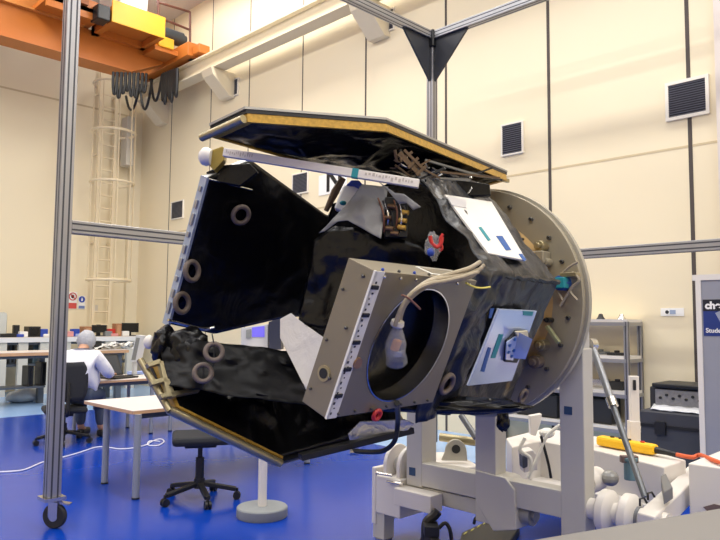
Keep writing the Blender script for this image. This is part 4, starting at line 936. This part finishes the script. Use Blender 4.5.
# struts under the upper panel
P = [((396, 155), (440, 178)), ((400, 150), (406, 160)), ((412, 160), (432, 175)), ((408, 172), (430, 160)), ((418, 180), (444, 168)), ((430, 178), (470, 180)), ((440, 172), (500, 178)), ((452, 182), (492, 168)), ((425, 160), (480, 176)), ((395, 165), (415, 180)), ((470, 172), (502, 180))]
for i, (a, b) in enumerate(P):
    MB().beam(pD(a[0], a[1], (2.95 if a[0] < 445 else 3.15)+.01*i), pD(b[0], b[1], (2.97 if a[0] < 445 else 3.2)+.012*i), .007+.003*(i % 3), .009).build('panel_strut', (mat('bronze brown', (96, 86, 68), .5, .3), BLK, mat('dull steel', (120, 120, 116), .4, .6))[i % 3], sat)
rs = random.Random(11)
for i in range(22):
    x = 394+rs.random()*80; y = 156+(x-394)*.2+rs.random()*20; dx, dy = rs.uniform(-14, 14), rs.uniform(-7, 7); dd = (2.95 if x < 440 else 3.12)+rs.random()*.1
    MB().tube([pD(x, y, dd), pD(x+dx*.5, y+dy*.5+2, dd+.02), pD(x+dx, y+dy, dd+.04)], .0035, 6, 3).build('panel_wire', (STEEL, BLK, mat('bronze brown', (96, 86, 68), .5, .3), mat('dull steel', (120, 120, 116), .4, .6))[i % 4], sat, smooth=True)
br = [((395, 150), (397, 162)), ((398, 154), (420, 176)), ((404, 150), (424, 170)), ((400, 160), (412, 152)), ((408, 168), (418, 158)), ((416, 175), (426, 166)), ((400, 152), (418, 172))]
for a, b in br: MB().beam(pD(a[0], a[1], 2.94), pD(b[0], b[1], 2.96), .009, .012).build('truss_bar', mat('bronze brown', (96, 86, 68), .5, .3), sat)
for i, (x, y) in enumerate(((478, 184), (486, 186), (462, 181), (443, 179), (470, 178))):
    MB().ball(pD(x, y, 3.4), .012, .012, .009, 10).build('fastener', STEEL, sat)
# top cap foil between panel and body
P = [pD(x, y, 3.35) for x, y in ((425, 180), (440, 176), (490, 184), (491, 196), (445, 196), (430, 195))]
MB().prism(P, HD*.05).build('shoulder_foil', FOIL, sat, bevel=.006)
# red tag / bag
rt = lump(pD(433, 246, 2.72), (.03, .025, .05), 4, BAG, 'clear_bag', amp=.3)
MB().ball(pD(431, 252, 2.71), .018, .016, .018, 12).build('blue_plug', BLUEP, rt)
MB().tube([pD(x, y, 2.7) for x, y in ((430, 236), (432, 243), (437, 247), (441, 243), (442, 237))], .008, 8, 4).build('red_clamp', RED, rt, smooth=True)
MB().tube([pD(x, y, 2.71) for x, y in ((443, 234), (440, 240), (442, 248), (439, 251))], .006, 8, 4).build('red_clamp', RED, rt, smooth=True)
# dark foil between body and box
def gapf(u, v):
    a = 1.18-.28*u; s = -.33+.68*v; p = FP(-23, .585, a, s); n, t = fdir(-23); return p+n*(fn(p, 7, .03)+fn(p, 16, .01))
MB().grid(gapf, 14, 24).build('foil_blanket', FOIL2, sat, smooth=True, solid=.004)
def gapu(u, v):
    a = 1.0-.2*u; s = -.35+.66*v; p = FP(37, .57, a, s); n, t = fdir(37); return p+n*(fn(p, 7, .03)+fn(p, 16, .01))
MB().grid(gapu, 10, 24).build('foil_blanket', FOIL2, sat, smooth=True, solid=.004)
# ------------------------------------------------------------------ instrument box with round opening
n, t = fdir(-23); BD, BT = .62, .125; a0, a1, s0, s1 = 1.15, 1.79, -.225, .308; ca, cs, cR = 1.45, .035, .228
h = MB(); N_ = 64
def sqp(th):
    c, s = cos(th), sin(th); k = 1e9
    if c > 1e-9: k = min(k, (a1-ca)/c)
    if c < -1e-9: k = min(k, (a0-ca)/c)
    if s > 1e-9: k = min(k, (s1-cs)/s)
    if s < -1e-9: k = min(k, (s0-cs)/s)
    return ca+c*k, cs+s*k
ths = sorted([2*pi*i/N_ for i in range(N_)]+[atan2(b-cs, a-ca) % (2*pi) for a in (a0, a1) for b in (s0, s1)])
rows = []
for th in ths:
    oa, os_ = sqp(th); ia, is_ = ca+cR*cos(th), cs+cR*sin(th)
    rows.append([h.bm.verts.new(p) for p in (FP(-23, BD-BT, ia, is_), FP(-23, BD, ia, is_), FP(-23, BD, oa, os_), FP(-23, BD-BT, oa, os_))])
for A_, B_ in zip(rows, rows[1:]+rows[:1]):
    for i in range(4):
        try: h.bm.faces.new((A_[i], B_[i], B_[(i+1) % 4], A_[(i+1) % 4]))
        except ValueError: pass
bx_ = h.build('instrument_box', BOXM, sat, bevel=.002); bx_['label'] = 'grey metal box with round opening'
MB().lathe(FP(-23, BD, ca, cs), n, [(cR-.001, .001), (cR-.006, .001), (cR-.008, -.07), (cR-.002, -.07)], 64, True).build('opening_rim', STEEL, bx_, smooth=True)
MB().lathe(FP(-23, BD-BT, ca, cs), n, [(0, 0), (cR-.004, 0), (cR-.004, .008), (0, .008)], 48).build('opening_floor', FOIL, bx_)
BOLT = mat('bolt dark', (70, 64, 58), .4, .6); 
def bolt(p, ax, r=.0085, m=BOLT): MB().lathe(p, ax, [(0, 0), (r, 0), (r, .006), (r*.5, .009), (0, .009)], 10).build('bolt', m, bx_)
for i in range(7):
    a = a1-.05-.09*i; bolt(FP(-23, BD, a, s1-.016), n, .0055, STEEL); bolt(FP(-23, BD, a, s0+.016), n, .005)
    bolt(FP(-23, BD-.012, a, s1), t, .0055, BLUEP if i % 2 == 0 else BOLT)
for i in range(6):
    s = s0+.04+.092*i; (bolt(FP(-23, BD-.04, a1, s), SA, .006) if i % 2 else bolt(FP(-23, BD-BT+.02, a1, s+.02), SA, .005))
MB().lathe(FP(-23, BD, ca, cs), n, [(cR-.001, -.07), (cR-.004, -.07), (cR-.004, -BT+.004), (cR-.001, -BT+.004)], 64, True).build('opening_dark_wall', FOIL, bx_, smooth=True)  # black liner added so the recess of the opening stays dark
# white label strip with marks along the front-left edge
h = MB(); h.box(FP(-23, BD-.002, a1-.004, (s0+s1)/2), SA*.006, n*.004, t*(s1-s0)/2); h.box(FP(-23, BD+.001, a1-.026, (s0+s1)/2), SA*.023, n*.001, t*(s1-s0)/2)
ls = h.build('label_strip', mat('label white', (222, 220, 212), .5), bx_)
for i in range(5):
    s = s1-.055-.098*i; MB().box(FP(-23, BD+.004, a1-.02, s), SA*.018, n*.004, t*.007).build('clip', BLK, bx_, bevel=.002)
for i in range(26):
    s = s0+.02+(s1-s0-.04)*i/26; MB().box(FP(-23, BD+.0025, a1-.012-.008*(i % 2), s), SA*random.uniform(.002, .005), n*.0008, t*random.uniform(.002, .005)).build('printed_mark', GLUE, ls)
# white outlined mirror on top face of box
pm = [(1.5, .02), (1.25, .02), (1.25, .1), (1.5, .1)]
def tpf(a, dd): return FP(-23, BD-dd, a, s1+.001)
MB().prism([tpf(1.44, .02), tpf(1.2, .02), tpf(1.2, .1), tpf(1.44, .1)], t*.003).build('white_label', mat('label white', (222, 220, 212), .5), bx_)
MB().prism([tpf(1.425, .03), tpf(1.215, .03), tpf(1.215, .09), tpf(1.425, .09)], t*.0045).build('dark_window', BOXM, bx_)
c = FP(-23, BD-.07, a1, -.09); 
for hh, r, m, nm in ((.004, .028, CHAMP, 'vent_ring'), (.006, .018, BLK, 'vent_hole')): MB().lathe(c, SA, [(0, 0), (r, 0), (r, hh), (0, hh)], 20).build(nm, m, bx_)
MB().lathe(FP(-23, BD, ca+cR+.05, -.02), n, [(0, 0), (.02, 0), (.02, .008), (0, .008)], 20).build('port', mat('port bronze', (150, 116, 92), .5, .4), bx_)
c = onface(377, 415, -23, BD+.02); o = MB().torus(c, n, .018, .008, 20, 8).build('red_plug', RED, bx_, smooth=True)
# harness
hz = [((480, 262), (470, 268), (458, 272), (440, 277), (425, 283), (412, 294), (403, 308), (398, 325)), ((482, 268), (468, 274), (452, 277), (434, 280), (419, 287), (407, 299), (400, 313), (397, 326)), ((478, 272), (462, 277), (445, 281), (428, 284), (414, 291), (404, 303), (398, 316), (395, 326)), ((484, 265), (472, 276), (455, 280), (440, 282), (424, 288), (410, 299), (402, 311), (400, 326))]
har = thing('x', (0, 0, 0), 'x', 'x'); bpy.data.objects.remove(har)
def hp(x, y, k): return onface(x, y, -23, BD+.035+.012*k)
har = MB().tube([hp(x, y, 0) for x, y in hz[0]], .009, 8, 5).build('wire_harness', CABLE, sat, smooth=True)
for k_ in (1, 2, 3): MB().tube([hp(x, y, k_ % 3) for x, y in hz[k_]], .0075, 8, 5).build('cable', CABLE, har, smooth=True)
MB().tube([hp(x, y, 1) for x, y in ((466, 283), (474, 287), (482, 288), (490, 287))], .004, 6, 4).build('yellow_wire', mat('yellow wire', (220, 205, 90), .5), har, smooth=True)
MB().tube([hp(x, y, 3) for x, y in ((402, 295), (408, 298), (415, 304), (420, 309))], .004, 6, 4).build('tie', mat('brown tie', (126, 84, 64), .5), har, smooth=True)
c0, c1 = hp(398, 321, 1), hp(396.5, 327, 1)
MB().lathe(c0, c1-c0, [(0, 0), (.022, 0), (.024, .014), (.02, .02), (0, .02)], 20).build('collar', mat('collar pale', (206, 200, 190), .5), har, smooth=True)
b0, b1 = hp(397, 327, 1), hp(396, 362, 1); ax = (b1-b0); L_ = ax.length
h = MB(); h.lathe(b0, ax, [(.012, 0), (.022, L_*.2), (.032, L_*.45), (.036, L_*.7), (.041, L_*.95), (.038, L_)], 24)
for v in h.bm.verts: v.co += Vector((fn(v.co, 22, .012), fn(v.co+Vector((3, 0, 0)), 22, .012), 0))
h.build('clear_bag', BAG, har, smooth=True, solid=.002)
c = hp(396, 345, 1); MB().box(c, SA*.016, t*.02, n*.01).build('wrapped_connector', mat('orange label', (216, 150, 70), .5), har, bevel=.004)
MB().box(hp(397, 353, 1), SA*.02, t*.012, n*.01).build('connector_shell', STEEL, har, bevel=.004)
# black hose hanging from box bottom, prop rods at lower panel
MB().tube([onface(397, 403, -23, BD+.01), pD(398, 420, 2.95), pD(395, 440, 3.0), pD(385, 450, 3.05), pD(372, 452, 3.1), pD(352, 451, 3.15)], .011, 8, 5).build('hose', BLK, sat, smooth=True)
c = pD(350, 452, 3.15); MB().cyl(c, c+RT*.04, .016, n=12).build('hose_end', STEEL, sat)
MB().beam(pD(300, 457, 3.1), pD(412, 430, 3.35), .05, .03).build('lower_edge_beam', BLK, sat, bevel=.004)
MB().prism([pD(x, y, 3.3) for x, y in ((348, 434), (360, 422), (405, 420), (414, 424), (408, 430), (350, 441))], HD*.03).build('silver_foil', mat('silver foil', (188, 188, 190), .25, .7, .1, 10, .6, 12), sat)
lump(pD(503, 420, 3.35), (.03, .03, .055), 6, FOIL, 'foil_tail', amp=.3)
lump(pD(440, 405, 3.0), (.35, .08, .035), 7, FOIL, 'foil_skirt', amp=.25)
# ------------------------------------------------------------------ person
def skin_body(name, joints, edges, m, parent, sub=2):
    bm = bmesh.new(); vs = [bm.verts.new(Vector(p)-Vector(parent['_o'])) for p, r in joints]
    for a, b in edges: bm.edges.new((vs[a], vs[b]))
    me = bpy.data.meshes.new(name); bm.to_mesh(me); bm.free(); o = bpy.data.objects.new(name, me); COL.objects.link(o); o.parent = parent; o['_o'] = tuple(parent['_o'])
    me.materials.append(m)
    sk = o.modifiers.new('skin', 'SKIN'); sk.use_smooth_shade = True
    if not me.skin_vertices: pass
    L_ = me.skin_vertices[0].data if len(me.skin_vertices) else None
    for i, (p, r) in enumerate(joints):
        if L_: L_[i].radius = (r, r) if not isinstance(r, tuple) else r; L_[i].use_root = (i == 0)
    s = o.modifiers.new('subsurf', 'SUBSURF'); s.levels = s.render_levels = sub
    dg = bpy.context.evaluated_depsgraph_get(); me2 = bpy.data.meshes.new_from_object(o.evaluated_get(dg)); o.modifiers.clear(); o.data = me2; me2.shade_smooth()
    if not me2.materials: me2.materials.append(m)
    return o
pf_ = Vector((cos(PF), sin(PF), 0)); ps = Vector((-pf_.y, pf_.x, 0))   # forward, left
def PP(f, l, z): return PC+pf_*f+ps*l+UP*z
pe = thing('person', PC, 'seated person in white lab coat and hair net seen from behind', 'person')
J = [(PP(-.02, 0, .62), .1), (PP(.0, 0, .8), .12), (PP(.07, 0, 1.0), .11), (PP(.12, 0, 1.09), .06), (PP(.17, 0, 1.15), .06), (PP(.22, 0, 1.21), .085), (PP(.25, 0, 1.27), .06),
     (PP(.08, .19, 1.03), .05), (PP(.2, .29, .84), .058), (PP(.44, .2, .79), .042), (PP(.52, .17, .785), .036),
     (PP(.08, -.19, 1.03), .05), (PP(.2, -.3, .84), .058), (PP(.44, -.24, .79), .042), (PP(.52, -.22, .785), .036),
     (PP(.06, .09, .56), .05), (PP(.42, .12, .56), .06), (PP(.46, .13, .12), .045), (PP(.58, .13, .06), .04),
     (PP(.06, -.09, .56), .05), (PP(.42, -.12, .56), .06), (PP(.46, -.13, .12), .045), (PP(.58, -.13, .06), .04)]
E_ = [(0, 1), (1, 2), (2, 3), (3, 4), (4, 5), (5, 6), (2, 7), (7, 8), (8, 9), (9, 10), (2, 11), (11, 12), (12, 13), (13, 14), (0, 15), (15, 16), (16, 17), (17, 18), (0, 19), (19, 20), (20, 21), (21, 22)]
skin_body('body', J, E_, SKIN, pe)
k_ = 1.16
CJ = [(PP(-.03, 0, .56), (.24, .2)), (PP(-.01, 0, .8), (.2, .165)), (PP(.05, 0, .98), (.22, .16)), (PP(.1, 0, 1.1), (.13, .11)), (PP(.07, .2, 1.04), .095), (PP(.19, .3, .83), .078), (PP(.43, .2, .795), .055), (PP(.07, -.2, 1.04), .095), (PP(.19, -.31, .83), .078), (PP(.43, -.24, .795), .055), (PP(.25, .13, .57), .13), (PP(.25, -.13, .57), .13)]
skin_body('lab_coat', CJ, [(0, 1), (1, 2), (2, 3), (2, 4), (4, 5), (5, 6), (2, 7), (7, 8), (8, 9), (0, 10), (0, 11)], COAT, pe)
skin_body('trousers', [(PP(-.02, 0, .6), .13), (PP(.06, .1, .575), .115), (PP(.42, .12, .56), .09), (PP(.46, .13, .13), .06), (PP(.06, -.1, .575), .115), (PP(.42, -.12, .56), .09), (PP(.46, -.13, .13), .06)], [(0, 1), (1, 2), (2, 3), (0, 4), (4, 5), (5, 6)], mat('slate trousers', (70, 80, 100), .8), pe)
h = MB(); hc = PP(.23, 0, 1.235)
h.ball(hc, .112, .112, .125, 24)
for v in h.bm.verts:
    v.co += (v.co-hc).normalized()*fn(v.co, 26, .01)
h.build('hair_net', HAIRN, pe, smooth=True)
for s_ in (1, -1):
    for i in range(4):
        b0 = PP(.53, s_*(.17 if s_ > 0 else .22)+(i-1.5)*.02, .785); MB().tube([b0, b0+pf_*.05+UP*.008, b0+pf_*.085-UP*.012], [.01, .009, .007], 8, 3).build('finger', SKIN, pe, smooth=True)
    b0 = PP(.5, s_*.17-s_*.035 if s_ > 0 else -.19, .785); MB().tube([b0, b0+pf_*.03-ps*s_*.02, b0+pf_*.055-ps*s_*.025-UP*.008], [.011, .01, .008], 8, 3).build('thumb', SKIN, pe, smooth=True)
    MB().box(PP(.56, s_*.13, .05), pf_*.13, ps*.05, UP*.045).build('shoe', BLK, pe, bevel=.03)
for o in bpy.data.objects:
    if '_o' in o: del o['_o']
